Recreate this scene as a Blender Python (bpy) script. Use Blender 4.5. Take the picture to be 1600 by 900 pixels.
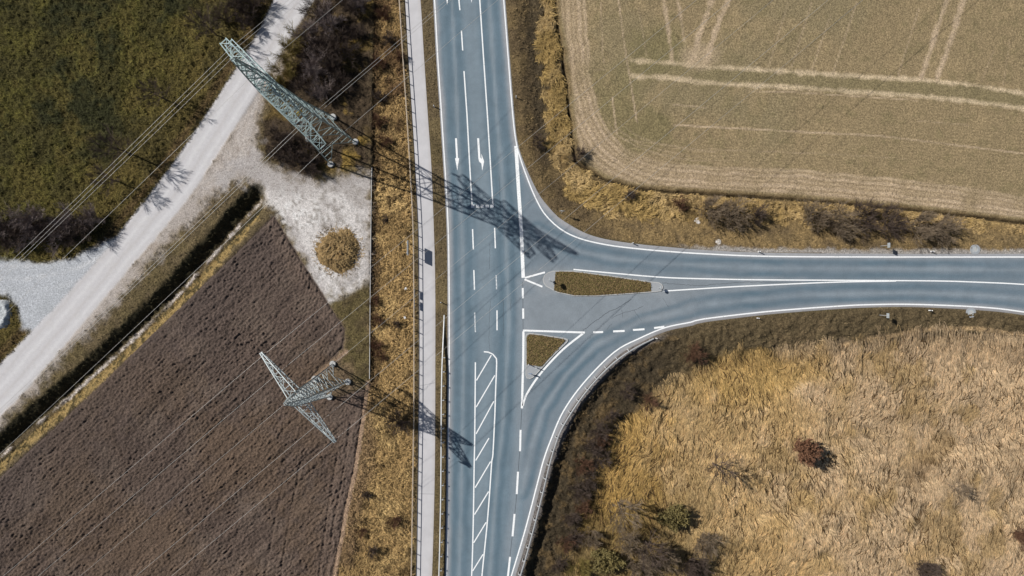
import bpy, math, random
import numpy as np
from mathutils import Vector, Matrix
from mathutils.geometry import delaunay_2d_cdt

# ---------------------------------------------------------------- scene, camera, light
S = 0.09                       # metres per plan unit (the plan is drawn on a 1600 x 900 sheet)
CAM_H = 96.0
scene = bpy.context.scene
C = scene.collection
for o in list(bpy.data.objects):
    bpy.data.objects.remove(o)

cam_d = bpy.data.cameras.new('camera')
cam_d.sensor_width = 36.0
cam_d.lens = 24.0
cam_d.clip_end = 5000
cam = bpy.data.objects.new('camera', cam_d)
C.objects.link(cam)
cam.location = (0, 0, CAM_H)
cam.rotation_euler = (0, 0, 0)
scene.camera = cam

SUN_EL = math.radians(42.1)
SH = Vector((0.908, -0.419))   # direction in which shadows fall
SH.normalize()
world = bpy.data.worlds.new('World')
scene.world = world
world.use_nodes = True
wn = world.node_tree.nodes
wl = world.node_tree.links
for n in list(wn):
    wn.remove(n)
sky = wn.new('ShaderNodeTexSky')
sky.sky_type = 'NISHITA'
sky.sun_disc = False
sky.sun_elevation = SUN_EL
sky.sun_rotation = math.atan2(-SH.x, -SH.y)
bg = wn.new('ShaderNodeBackground')
bg.inputs['Strength'].default_value = 0.05
wo = wn.new('ShaderNodeOutputWorld')
wl.new(sky.outputs[0], bg.inputs[0])
wl.new(bg.outputs[0], wo.inputs[0])

sun_d = bpy.data.lights.new('sun', 'SUN')
sun_d.energy = 5.0
sun_d.angle = math.radians(0.53)
sun_d.color = (1.0, 0.965, 0.91)
sun = bpy.data.objects.new('sun', sun_d)
C.objects.link(sun)
light_dir = Vector((SH.x * math.cos(SUN_EL), SH.y * math.cos(SUN_EL), -math.sin(SUN_EL)))
sun.rotation_euler = light_dir.to_track_quat('-Z', 'Y').to_euler()
sun.location = (-60, 30, 120)

scene.render.engine = 'CYCLES'
scene.view_settings.view_transform = 'Standard'
scene.view_settings.look = 'None'
scene.view_settings.exposure = 0.0
scene.view_settings.gamma = 1.0

rng = np.random.default_rng(7)
random.seed(7)

# ---------------------------------------------------------------- helpers
def W(p, z=0.0):
    return Vector(((p[0] - 800) * S, (450 - p[1]) * S, z))

def tag(o, label=None, cat=None, group=None, kind=None):
    if label: o['label'] = label
    if cat: o['category'] = cat
    if group: o['group'] = group
    if kind: o['kind'] = kind
    return o

def empty(name, loc=(0, 0, 0), rz=0.0):
    o = bpy.data.objects.new(name, None)
    o.empty_display_size = 0.3
    C.objects.link(o)
    o.location = loc
    o.rotation_euler = (0, 0, rz)
    return o

def link(name, me, parent=None):
    o = bpy.data.objects.new(name, me)
    C.objects.link(o)
    if parent is not None:
        o.parent = parent
    return o

def fast_mesh(name, verts, faces, mat=None, tint=None, smooth=False):
    """verts (N,3) array, faces (M,k) array"""
    verts = np.asarray(verts, dtype=np.float32)
    faces = np.asarray(faces, dtype=np.int32)
    me = bpy.data.meshes.new(name)
    M, k = faces.shape
    me.vertices.add(len(verts))
    me.vertices.foreach_set('co', verts.ravel())
    me.loops.add(M * k)
    me.loops.foreach_set('vertex_index', faces.ravel())
    me.polygons.add(M)
    me.polygons.foreach_set('loop_start', np.arange(0, M * k, k, dtype=np.int32))
    me.polygons.foreach_set('use_smooth', np.full(M, smooth, dtype=bool))
    me.update(calc_edges=True)
    if tint is not None:
        a = me.attributes.new('tint', 'FLOAT_COLOR', 'POINT')
        t4 = np.ones((len(verts), 4), dtype=np.float32)
        t4[:, :3] = np.clip(tint, 0.0, 1.0)
        a.data.foreach_set('color', t4.ravel())
    if mat is not None:
        me.materials.append(mat)
    return me

class MB:
    """collects simple shapes into one mesh"""
    def __init__(self):
        self.v = []; self.f = []
    def box(self, c, s, M=None):
        cx, cy, cz = c; sx, sy, sz = s[0] / 2, s[1] / 2, s[2] / 2
        b = len(self.v)
        for dz in (-sz, sz):
            for dx, dy in ((-sx, -sy), (sx, -sy), (sx, sy), (-sx, sy)):
                p = Vector((cx + dx, cy + dy, cz + dz))
                self.v.append(M @ p if M else p)
        for q in ((3, 2, 1, 0), (4, 5, 6, 7), (0, 1, 5, 4), (1, 2, 6, 5), (2, 3, 7, 6), (3, 0, 4, 7)):
            self.f.append(tuple(b + i for i in q))
    def bar(self, p0, p1, w, h=None):
        p0 = Vector(p0); p1 = Vector(p1); d = p1 - p0; L = d.length
        if L < 1e-6: return
        M = bar_matrix(p0, p1)
        self.box((0, 0, L / 2), (w, h or w, L), M)
    def cone(self, p0, p1, r0, r1, n=8, cap=True):
        M = bar_matrix(Vector(p0), Vector(p1)); L = (Vector(p1) - Vector(p0)).length
        b = len(self.v)
        for z, r in ((0, r0), (L, r1)):
            for i in range(n):
                a = 2 * math.pi * i / n
                self.v.append(M @ Vector((r * math.cos(a), r * math.sin(a), z)))
        for i in range(n):
            j = (i + 1) % n
            self.f.append((b + i, b + j, b + n + j, b + n + i))
        if cap:
            self.f.append(tuple(b + i for i in reversed(range(n))))
            self.f.append(tuple(b + n + i for i in range(n)))
    def tube(self, pts, r, n=6):
        for a, c in zip(pts[:-1], pts[1:]):
            self.cone(a, c, r, r, n, True)
    def mesh(self, name, mat, smooth=False):
        me = bpy.data.meshes.new(name)
        me.from_pydata([tuple(p) for p in self.v], [], self.f)
        me.update()
        if smooth:
            for p in me.polygons: p.use_smooth = True
        me.materials.append(mat)
        return me
    def build(self, name, mat, parent=None, smooth=False):
        return link(name, self.mesh(name, mat, smooth), parent)

def bar_matrix(p0, p1):
    d = (p1 - p0).normalized()
    up = Vector((0, 0, 1)) if abs(d.z) < 0.98 else Vector((1, 0, 0))
    x = up.cross(d).normalized(); y = d.cross(x)
    return Matrix(((x.x, y.x, d.x, p0.x), (x.y, y.y, d.y, p0.y), (x.z, y.z, d.z, p0.z), (0, 0, 0, 1)))

# ---------------------------------------------------------------- numpy noise and distances
def vn(x, y, s):
    xi = np.floor(x).astype(np.int64); yi = np.floor(y).astype(np.int64)
    fx = x - xi; fy = y - yi
    ux = fx * fx * (3 - 2 * fx); uy = fy * fy * (3 - 2 * fy)
    def h(a, b):
        n = (a * 374761393 + b * 668265263 + s * 974634777) & 0xFFFFFFFF
        n = ((n ^ (n >> 13)) * 1274126177) & 0xFFFFFFFF
        n = ((n ^ (n >> 15)) * 2246822519) & 0xFFFFFFFF
        return ((n ^ (n >> 16)) & 0xFFFFFF) / float(0xFFFFFF)
    a = h(xi, yi); b = h(xi + 1, yi); c = h(xi, yi + 1); d = h(xi + 1, yi + 1)
    return ((a + (b - a) * ux) * (1 - uy) + (c + (d - c) * ux) * uy) * 2 - 1

def fbm(x, y, scale, octv=3, seed=0, gain=0.5):
    r = 0; amp = 1.0; tot = 0; f = 1.0 / scale
    for i in range(octv):
        r = r + amp * vn(x * f + 17.3 * i, y * f - 9.1 * i, seed + 31 * i); tot += amp
        amp *= gain; f *= 2.03
    return r / tot * 1.6

def dist_line(x, y, pts):
    """distance to an open polyline, in plan units"""
    best = np.full(x.shape, 1e9, dtype=np.float64)
    for (x0, y0), (x1, y1) in zip(pts[:-1], pts[1:]):
        dx, dy = x1 - x0, y1 - y0
        if dx == 0 and dy == 0: continue
        t = np.clip(((x - x0) * dx + (y - y0) * dy) / (dx * dx + dy * dy), 0, 1)
        best = np.minimum(best, (x - x0 - t * dx) ** 2 + (y - y0 - t * dy) ** 2)
    return np.sqrt(best)

def in_poly(x, y, pts):
    ins = np.zeros(x.shape, dtype=bool)
    n = len(pts)
    for i in range(n):
        x0, y0 = pts[i]; x1, y1 = pts[(i + 1) % n]
        if y0 == y1: continue
        c = ((y0 > y) != (y1 > y)) & (x < (x1 - x0) * (y - y0) / (y1 - y0) + x0)
        ins ^= c
    return ins

def sdf(x, y, pts):
    d = dist_line(x, y, list(pts) + [pts[0]])
    return np.where(in_poly(x, y, pts), -d, d)

def ss(a, b, v):
    t = np.clip((v - a) / (b - a), 0, 1)
    return t * t * (3 - 2 * t)

def spline(pts, step=4.0):
    """Catmull-Rom through plan points"""
    P = [np.array(p, dtype=float) for p in pts]
    P = [2 * P[0] - P[1]] + P + [2 * P[-1] - P[-2]]
    out = []
    for i in range(1, len(P) - 2):
        a, b, c, d = P[i - 1], P[i], P[i + 1], P[i + 2]
        n = max(1, int(np.linalg.norm(c - b) / step))
        for k in range(n):
            t = k / n
            out.append(0.5 * (2 * b + (c - a) * t + (2 * a - 5 * b + 4 * c - d) * t * t + (3 * b - a - 3 * c + d) * t ** 3))
    out.append(P[-2])
    return [tuple(p) for p in out]

# ---------------------------------------------------------------- materials
def new_mat(name):
    m = bpy.data.materials.new(name)
    m.use_nodes = True
    nt = m.node_tree
    return m, nt, nt.nodes['Principled BSDF']

def mat_tint(name, nscale=5.0, lo=0.72, hi=1.28, bump=0.3, bscale=9.0, bdist=0.06, rough=0.95, stretch=None, fine=60.0, fine_amt=0.12):
    """colour comes from the vertex attribute 'tint', broken up by two noises, with a bump"""
    m, nt, p = new_mat(name)
    N, L = nt.nodes, nt.links
    at = N.new('ShaderNodeAttribute'); at.attribute_name = 'tint'
    geo = N.new('ShaderNodeTexCoord')
    src = geo.outputs['Object']
    if stretch:
        mp = N.new('ShaderNodeMapping'); mp.inputs['Rotation'].default_value = (0, 0, stretch[0]); mp.inputs['Scale'].default_value = (stretch[1], stretch[2], 1)
        L.new(src, mp.inputs[0]); src = mp.outputs[0]
    n1 = N.new('ShaderNodeTexNoise'); n1.inputs['Scale'].default_value = nscale; n1.inputs['Detail'].default_value = 4; n1.inputs['Roughness'].default_value = 0.65
    L.new(src, n1.inputs['Vector'])
    r1 = N.new('ShaderNodeMapRange'); r1.inputs['From Min'].default_value = 0.28; r1.inputs['From Max'].default_value = 0.72
    r1.inputs['To Min'].default_value = lo; r1.inputs['To Max'].default_value = hi
    L.new(n1.outputs['Fac'], r1.inputs['Value'])
    n2 = N.new('ShaderNodeTexNoise'); n2.inputs['Scale'].default_value = fine; n2.inputs['Detail'].default_value = 2
    L.new(geo.outputs['Object'], n2.inputs['Vector'])
    r2 = N.new('ShaderNodeMapRange'); r2.inputs['From Min'].default_value = 0.3; r2.inputs['From Max'].default_value = 0.7
    r2.inputs['To Min'].default_value = 1 - fine_amt; r2.inputs['To Max'].default_value = 1 + fine_amt
    L.new(n2.outputs['Fac'], r2.inputs['Value'])
    mu = N.new('ShaderNodeMath'); mu.operation = 'MULTIPLY'
    L.new(r1.outputs[0], mu.inputs[0]); L.new(r2.outputs[0], mu.inputs[1])
    vm = N.new('ShaderNodeVectorMath'); vm.operation = 'SCALE'
    L.new(at.outputs['Color'], vm.inputs[0]); L.new(mu.outputs[0], vm.inputs['Scale'])
    L.new(vm.outputs[0], p.inputs['Base Color'])
    p.inputs['Roughness'].default_value = rough
    p.inputs['Specular IOR Level'].default_value = 0.15
    if bump:
        n3 = N.new('ShaderNodeTexNoise'); n3.inputs['Scale'].default_value = bscale; n3.inputs['Detail'].default_value = 5; n3.inputs['Roughness'].default_value = 0.7
        L.new(src, n3.inputs['Vector'])
        b = N.new('ShaderNodeBump'); b.inputs['Strength'].default_value = bump; b.inputs['Distance'].default_value = bdist
        L.new(n3.outputs['Fac'], b.inputs['Height']); L.new(b.outputs[0], p.inputs['Normal'])
    return m

def mat_plain(name, col, rough=0.6, metal=0.0, nscale=8.0, var=0.18, bump=0.0, bscale=30.0, spec=0.3):
    m, nt, p = new_mat(name)
    N, L = nt.nodes, nt.links
    tc = N.new('ShaderNodeTexCoord')
    n1 = N.new('ShaderNodeTexNoise'); n1.inputs['Scale'].default_value = nscale; n1.inputs['Detail'].default_value = 4
    L.new(tc.outputs['Object'], n1.inputs['Vector'])
    mx = N.new('ShaderNodeMix'); mx.data_type = 'RGBA'
    mx.inputs['A'].default_value = (*[c * (1 - var) for c in col], 1)
    mx.inputs['B'].default_value = (*[min(1, c * (1 + var)) for c in col], 1)
    L.new(n1.outputs['Fac'], mx.inputs['Factor'])
    L.new(mx.outputs['Result'], p.inputs['Base Color'])
    p.inputs['Roughness'].default_value = rough
    p.inputs['Metallic'].default_value = metal
    p.inputs['Specular IOR Level'].default_value = spec
    if bump:
        n3 = N.new('ShaderNodeTexNoise'); n3.inputs['Scale'].default_value = bscale; n3.inputs['Detail'].default_value = 4
        L.new(tc.outputs['Object'], n3.inputs['Vector'])
        b = N.new('ShaderNodeBump'); b.inputs['Strength'].default_value = bump; b.inputs['Distance'].default_value = 0.05
        L.new(n3.outputs['Fac'], b.inputs['Height']); L.new(b.outputs[0], p.inputs['Normal'])
    return m

def mat_paint(name, col, wear=0.42):
    """road paint, worn through to the asphalt in specks"""
    m, nt, p = new_mat(name)
    N, L = nt.nodes, nt.links
    tc = N.new('ShaderNodeTexCoord')
    n1 = N.new('ShaderNodeTexNoise'); n1.inputs['Scale'].default_value = 6.0; n1.inputs['Detail'].default_value = 6; n1.inputs['Roughness'].default_value = 0.75
    L.new(tc.outputs['Object'], n1.inputs['Vector'])
    rp = N.new('ShaderNodeValToRGB')
    rp.color_ramp.elements[0].position = wear - 0.06; rp.color_ramp.elements[0].color = (0.26, 0.29, 0.31, 1)
    rp.color_ramp.elements[1].position = wear + 0.05; rp.color_ramp.elements[1].color = (*col, 1)
    L.new(n1.outputs['Fac'], rp.inputs[0]); L.new(rp.outputs[0], p.inputs['Base Color'])
    p.inputs['Roughness'].default_value = 0.7
    return m

M_meadow = mat_tint('meadow_grass', 3.0, 0.45, 1.6, 1.0, 7.0, 0.15, fine=6.0, fine_amt=0.35)
M_verge = mat_tint('verge_grass', 4.0, 0.5, 1.5, 1.0, 8.0, 0.12, fine=7.0, fine_amt=0.35)
M_gravel = mat_tint('gravel', 3.0, 0.80, 1.17, 0.8, 8.0, 0.06, fine=6.0, fine_amt=0.22)
M_track = mat_tint('track_gravel', 2.0, 0.95, 1.05, 0.2, 16.0, 0.03, fine=7.0, fine_amt=0.05)
M_plough = mat_tint('ploughed_soil', 3.5, 0.65, 1.4, 1.0, 6.0, 0.15, fine=6.0, fine_amt=0.25)
M_crop = mat_tint('young_crop', 4.0, 0.62, 1.36, 1.0, 7.0, 0.09, fine=6.5, fine_amt=0.36)
M_reedg = mat_tint('shaded_reed_ground', 3.0, 0.6, 1.3, 0.8, 8.0, 0.1)  # ground under the reeds; its tint carries painted gap shade
M_blade = mat_tint('dry_blades', 2.0, 0.85, 1.15, 0.0, fine=7.0, fine_amt=0.15)
M_road = mat_tint('asphalt', 1.1, 0.93, 1.07, 0.25, 60.0, 0.01, rough=0.85, fine=7.0, fine_amt=0.09)
M_path = mat_tint('path_asphalt', 0.8, 0.94, 1.06, 0.2, 60.0, 0.01, rough=0.85, fine=25.0, fine_amt=0.05)
M_paint = mat_paint('white_road_paint', (0.83, 0.84, 0.84), 0.395)
M_paint_worn = mat_paint('worn_road_paint', (0.74, 0.76, 0.77), 0.50)
M_tar = mat_plain('tar_seal', (0.05, 0.06, 0.07), 0.6, 0, 4.0, 0.4)
M_kerb = mat_plain('kerb_stone', (0.43, 0.43, 0.42), 0.85, 0, 6.0, 0.15, 0.3)
M_paver = mat_plain('paved_island', (0.31, 0.325, 0.34), 0.85, 0, 9.0, 0.15, 0.3)
M_steel1 = mat_plain('weathered_green_steel', (0.27, 0.345, 0.345), 0.55, 0.15, 1.5, 0.25)
M_steel2 = mat_plain('galvanised_steel', (0.40, 0.445, 0.45), 0.5, 0.2, 1.5, 0.2)
M_wire = mat_plain('aluminium_wire', (0.46, 0.445, 0.42), 0.4, 0.2, 0.5, 0.1)
M_galv = mat_plain('zinc_rail', (0.56, 0.57, 0.57), 0.5, 0.25, 3.0, 0.12)
M_rail = mat_plain('weathered_railing', (0.48, 0.39, 0.29), 0.7, 0.0, 3.0, 0.25)
M_conc = mat_plain('concrete', (0.55, 0.54, 0.52), 0.9, 0, 5.0, 0.15, 0.4)
M_glass = mat_plain('brown_porcelain', (0.16, 0.12, 0.10), 0.3, 0, 4.0, 0.1)
M_white = mat_plain('white_plastic', (0.82, 0.82, 0.82), 0.5, 0, 5.0, 0.06)
M_black = mat_plain('black_band', (0.03, 0.03, 0.03), 0.6, 0, 5.0, 0.1)
M_signback = mat_plain('sign_back_grey', (0.42, 0.46, 0.48), 0.5, 0.2, 4.0, 0.1)
M_signface = mat_plain('sign_face_blue', (0.06, 0.20, 0.50), 0.4, 0, 4.0, 0.05)
M_signpale = mat_plain('sign_face_pale', (0.50, 0.66, 0.72), 0.4, 0, 4.0, 0.05)
M_yellow = mat_plain('yellow_plate', (0.75, 0.52, 0.04), 0.5, 0, 4.0, 0.05)
M_twig = mat_plain('dark_twigs', (0.105, 0.078, 0.064), 0.9, 0, 3.0, 0.35, spec=0.1)
M_twig_pale = mat_plain('pale_twigs', (0.215, 0.165, 0.115), 0.9, 0, 3.0, 0.35, spec=0.1)
M_twig_grey = mat_plain('grey_twigs', (0.235, 0.19, 0.175), 0.9, 0, 3.0, 0.4, spec=0.1)
M_twig_olive = mat_plain('olive_twigs', (0.21, 0.165, 0.055), 0.9, 0, 3.0, 0.35, spec=0.1)
M_twig_red = mat_plain('red_brown_twigs', (0.15, 0.082, 0.052), 0.9, 0, 3.0, 0.35, spec=0.1)
M_leaf_red = mat_plain('withered_leaves', (0.19, 0.10, 0.06), 0.9, 0, 3.0, 0.4, spec=0.1)
M_leaf_olive = mat_plain('olive_leaves', (0.19, 0.155, 0.065), 0.9, 0, 3.0, 0.4, spec=0.1)

# ---------------------------------------------------------------- the plan: lines and areas
L_left = spline([(670, -130), (679, 0), (684, 90), (690, 180), (697, 290), (700.4, 360), (701.5, 420), (702, 540), (701.5, 620), (700.5, 720), (699, 820), (697.5, 900), (693, 1020)], 12)
L_north = spline([(776.5, -130), (787, 0), (794, 90), (801, 178), (806, 220), (812, 244), (820, 268), (830, 294), (840, 316), (850, 333), (866, 350), (884, 363), (906, 372.6), (930, 379), (960, 384.4), (1000, 389), (1040, 392.6), (1100, 396.5), (1200, 400.5), (1360, 401.5), (1600, 401.6), (1760, 402)], 8)
L_south = spline([(763, 1020), (799, 900), (820, 830), (840, 754), (849, 720), (860, 689), (880, 643), (913, 597), (960, 550), (1000, 528.3), (1040, 511.7), (1080, 503.3), (1100, 498.3), (1200, 486.7), (1300, 479), (1360, 476), (1433, 475.7), (1533, 480), (1600, 487.5), (1760, 512)], 8)
E_north = spline([(779, -130), (789.5, 0), (803.5, 178), (808.5, 220), (813.5, 240), (823, 264), (834, 288), (845, 308), (856, 322), (872, 339), (890, 351), (912, 363), (935, 371), (965, 377), (1003, 382), (1045, 386), (1100, 390.5), (1200, 395), (1400, 396.5), (1600, 396.5), (1760, 397)], 8)
E_south = spline([(769, 1020), (806, 900), (827, 830), (845, 760), (856, 722), (868, 692), (888, 648), (920, 604), (965, 557), (1004, 534), (1042, 517.5), (1083, 508.5), (1101, 503.5), (1200, 491.5), (1300, 483.5), (1360, 480.5), (1433, 480), (1533, 485), (1600, 492.5), (1760, 517)], 8)
E_left = [(x - 2.6, y) for x, y in L_left]
ROAD = E_left + E_south + list(reversed(E_north))
PATH_R = spline([(645, -130), (657, 0), (662, 80), (668.5, 180), (674, 260), (678, 360), (680, 440), (680.3, 540), (679.6, 720), (677, 840), (675, 900), (670, 1020)], 12)
PATH_L = spline([(624, -130), (633, 0), (638, 90), (644, 180), (649, 270), (653, 360), (654, 450), (654.5, 540), (654, 640), (653, 720), (650, 900), (646, 1020)], 12)
PATH = PATH_L + list(reversed(PATH_R))
RAIL_L = spline([(616, -130), (625.2, 0), (631, 90), (637, 180), (642.5, 270), (646.9, 360), (648, 450), (648.3, 540), (648, 640), (646.9, 720), (643.9, 900), (640, 1020)], 6)
GUARD_E = spline([(771, 1020), (812, 900), (832, 830), (848, 768), (857, 730), (867, 695), (880, 663.5), (912, 615), (946, 577), (980, 550), (1023, 528)], 6)
GUARD_W = spline([(683, 1020), (686.6, 900), (689, 800), (690, 720), (690.8, 600), (694, 490)], 6)

TRACK_L = spline([(495, -120), (428, 0), (400, 55), (343, 147), (287, 231), (240, 296), (187, 363), (113, 450), (67, 499), (0, 569), (-160, 735)], 20)
TRACK_R = spline([(566, -120), (491, 0), (403, 143), (307, 293), (290, 317), (200, 423), (117, 521), (50, 599), (0, 652), (-160, 815)], 20)
MEADOW = [(-500, -500), (700, -500)] + TRACK_L + [(-500, 1085)]
TRACK = TRACK_L + list(reversed(TRACK_R))
LOT = [(345, 262), (402, 228), (420, 262), (470, 285), (520, 272), (552, 268), (580, 276), (579, 438), (515, 475), (490, 440), (430, 330), (402, 292), (372, 275), (345, 292)]
DUST = [(455, 60), (432, 110), (412, 150), (398, 200), (402, 232), (410, 285), (356, 280), (306, 332), (240, 408), (172, 478), (112, 540), (46, 614), (-50, 712), (-155, 815), (-150, 780), (0, 640), (160, 460), (300, 290)]
BRANCH = [(-200, 415), (0, 404), (60, 412), (115, 405), (165, 375), (190, 370), (100, 470), (60, 520), (34, 512), (28, 480), (10, 462), (-200, 455)]
DITCH = spline([(404, 312), (383, 333), (293, 437), (233, 499), (127, 597), (0, 707), (-200, 880)], 20)
DREF = (293, 437)
PLOUGH = [(-300, 1010), (0, 745), (160, 597), (300, 462), (398, 365), (428, 336), (490, 437), (540, 515), (536, 545), (490, 590), (478, 612), (520, 622), (572, 606), (567, 647), (554, 733), (540, 797), (522, 900), (490, 1100), (-300, 1100)]
GOLD = [(590, -400), (584, 0), (581, 280), (578, 590), (572, 647), (560, 733), (545, 797), (527, 900), (490, 1100), (636, 1100), (642, 900), (646, 720), (647, 540), (645, 360), (636, 180), (624, 0)]
THICK = [(540, -400), (520, -60), (500, 0), (452, 100), (408, 190), (410, 240), (470, 278), (530, 270), (581, 262), (584, 0), (590, -400)]
LAWN = [(515, 478), (579, 440), (578, 592), (540, 600), (505, 612), (540, 552), (543, 512)]
CROP_EDGE = [(866, -400), (867, 0), (877, 67), (887, 143), (895, 217), (900, 250), (912, 259), (947, 280), (980, 290), (1013, 296), (1100, 302), (1200, 308), (1260, 312), (1400, 324), (1517, 337), (1600, 347), (1800, 370)]
HEAD_IN = spline([(914, -400), (914, 0), (919, 70), (926, 130), (940, 185), (966, 220), (1008, 243), (1070, 257), (1240, 265), (1400, 279), (1520, 293), (1600, 305), (1800, 335)], 14)
CROP = CROP_EDGE + [(1800, -400)]
NEREED = [(838, -400), (842, 0), (846, 80), (852, 160), (856, 225), (868, 262), (885, 285), (905, 312), (960, 338), (1060, 345), (1200, 345), (1400, 362), (1520, 358), (1600, 362), (1800, 385)] + list(reversed(CROP_EDGE))
REED = [(1800, 548), (1600, 524), (1500, 516), (1420, 520), (1290, 538), (1150, 550), (1085, 575), (1030, 612), (985, 655), (955, 700), (935, 770), (915, 830), (885, 900), (850, 1020), (840, 1200), (1800, 1200)]
EDGE_LINE = [(590, -400), (584, 0), (580.5, 280), (578.5, 440), (577.5, 592)]

def mixc(col, w, c):
    return col * (1 - w[..., None]) + np.asarray(c) * w[..., None] if not isinstance(c, np.ndarray) or c.ndim == 1 else col * (1 - w[..., None]) + c * w[..., None]

ZN = dict(verge=0, meadow=1, gravel=2, track=3, plough=4, crop=5, reed=6, gold=7, ditch=8, nereed=9)

def terrain(x, y, fine=True):
    """height (m), albedo and zone of plan points"""
    n_big = fbm(x, y, 120, 3, 1); n_mid = fbm(x, y, 34, 3, 2); n_sm = fbm(x, y, 11, 3, 3); n_xs = fbm(x, y, 4.5, 2, 4)
    d_road = sdf(x, y, ROAD); d_path = sdf(x, y, PATH)
    d_hard = np.minimum(d_road, d_path)
    z = np.zeros(x.shape); zone = np.zeros(x.shape, dtype=np.int8)
    # verge grass, brown with olive
    col = np.empty(x.shape + (3,)); col[:] = (0.125, 0.094, 0.052)
    col = mixc(col, ss(-0.3, 0.7, n_mid), (0.165, 0.125, 0.063))
    col = mixc(col, 0.6 * ss(0.1, 0.9, n_big + 0.5 * n_sm), (0.095, 0.074, 0.034))
    rough = np.full(x.shape, 0.05)
    # meadow
    d = sdf(x, y, MEADOW); w = ss(0.5, -0.5, (d + 5 * n_sm) / 8)
    mc = np.empty_like(col); mc[:] = (0.056, 0.049, 0.016)
    mc = mixc(mc, ss(-0.2, 0.6, n_mid + 0.3 * n_sm + 0.3 * n_big), (0.082, 0.073, 0.019))
    mc = mixc(mc, 0.85 * ss(-0.05, 0.6, -n_big * 0.8 + n_sm * 0.45 - 0.2 * n_mid), (0.027, 0.029, 0.012))
    mc = mixc(mc, 0.3 * ss(0.3, 0.8, n_mid - n_sm * 0.4), (0.085, 0.058, 0.022))
    mc = mixc(mc, 0.5 * ss(-150, -10, d + 25 * n_mid), (0.125, 0.09, 0.030))
    col = mixc(col, w, mc); zone[w > 0.5] = ZN['meadow']; rough = rough + w * 0.09
    bank = ss(-22, -12, d) * ss(-2, -8, d)
    col = mixc(col, 0.65 * bank, (0.10, 0.064, 0.032))
    # thicket floor
    d = sdf(x, y, THICK); w = ss(0.5, -0.5, (d + 9 * n_sm) / 14)
    tc = np.empty_like(col); tc[:] = (0.062, 0.044, 0.027)
    tc = mixc(tc, ss(0.0, 0.6, n_mid), (0.12, 0.082, 0.03))
    tc = mixc(tc, ss(-0.2, 0.5, n_sm + n_mid - 0.5) * ss(480, 560, x), (0.22, 0.145, 0.04))
    col = mixc(col, w, tc); rough = rough + w * 0.06
    # pale dust beside the track, gravel lot, branch
    d = sdf(x, y, DUST); w = ss(0.5, -0.5, (d + 5 * n_mid + 6 * n_sm + 3 * n_xs) / 26)
    col = mixc(col, 0.85 * w, np.array((0.42, 0.375, 0.345))); wg = w * 0.8
    col = mixc(col, 0.45 * w * ss(0.1, 0.9, n_mid - 0.3 * n_sm), (0.27, 0.215, 0.17))
    for ln in ([(470, 60), (420, 150), (392, 215), (372, 258), (340, 300), (260, 400)], [(398, 150), (376, 215), (385, 262), (425, 290), (470, 310)], [(350, 235), (368, 262), (405, 278), (450, 300)], [(320, 290), (355, 268), (400, 262), (450, 285)]):
        col = mixc(col, 0.35 * wg * ss(3.5, .8, np.abs(dist_line(x, y, ln) - 4 + 1.5 * n_mid)), (0.52, 0.485, 0.46))
    d = sdf(x, y, LOT); w = ss(0.5, -0.5, (d + 8 * n_sm + 6 * n_mid + 4 * n_xs) / 26)
    gc = np.empty_like(col); gc[:] = (0.545, 0.515, 0.495)
    gc = mixc(gc, 0.85 * ss(-0.05, 0.6, n_mid + 0.5 * n_sm), (0.345, 0.315, 0.295))
    gc = mixc(gc, 0.6 * ss(0.2, 0.8, n_sm - 0.5 * n_mid), (0.68, 0.665, 0.65))
    gc = mixc(gc, 0.75 * ss(0.3, 0.8, n_xs + 0.4 * n_sm), (0.27, 0.245, 0.22))
    gc = mixc(gc, 0.75 * ss(312, 280, y + 14 * n_mid), (0.33, 0.30, 0.285))
    gc = mixc(gc, 0.6 * ss(9, -3, np.abs(dist_line(x, y, [(450, 345), (475, 400), (505, 455)]) - 2) + 5 * n_sm), (0.35, 0.32, 0.31))
    gc = mixc(gc, 0.6 * ss(548, 575, x + 6 * n_sm), (0.36, 0.33, 0.31))
    gc = mixc(gc, 0.6 * ss(425, 470, y + 10 * n_sm + 0.0 * x) * ss(0, 0.6, n_sm), (0.30, 0.27, 0.22))
    col = mixc(col, w, gc); wg = np.maximum(wg, w)
    d = sdf(x, y, BRANCH); w = ss(0.5, -0.5, (d + 3 * n_sm) / 9)
    bc = np.empty_like(col); bc[:] = (0.40, 0.415, 0.44)
    arc = np.sin((np.hypot(x - 20, y - 150)) / 3.2)
    bc = mixc(bc, 0.45 * ss(0.0, 1.0, arc * 0.6 + n_sm * 0.5) * ss(470, 420, y), (0.60, 0.60, 0.61))
    bc = mixc(bc, 0.6 * ss(0.1, 0.8, n_mid) * ss(430, 460, y), (0.34, 0.355, 0.37))
    col = mixc(col, w, bc); wg = np.maximum(wg, w)
    zone[(wg > 0.5)] = ZN['gravel']; rough = rough * (1 - wg) + wg * 0.008
    # the track itself
    d = sdf(x, y, TRACK); w = ss(0.5, -0.5, (d + 1.0 * n_sm + 0.8 * n_xs) / 3.0)
    across = -dist_line(x, y, TRACK_R)       # 0 on the right edge, -48 on the left
    kc = np.empty_like(col); kc[:] = (0.50, 0.487, 0.495)
    for c0, hw, am in ((-11, 4.5, 1.0), (-33, 5.0, 1.0)):
        kc = mixc(kc, am * ss(hw, 0, np.abs(across - c0 + 1.5 * n_mid)), (0.555, 0.545, 0.55))
    for c0, hw, am in ((-21, 4, .7), (-3, 3, .5), (-44, 4, .6)):
        kc = mixc(kc, am * ss(hw, 0, np.abs(across - c0 + 2 * n_mid)), (0.445, 0.425, 0.42))
    kc = mixc(kc, 0.2 * ss(0.2, 0.9, n_sm), (0.50, 0.48, 0.46))
    kc = mixc(kc, 0.6 * ss(1.6, .3, np.abs(across)), (0.26, 0.235, 0.21)) 
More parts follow.
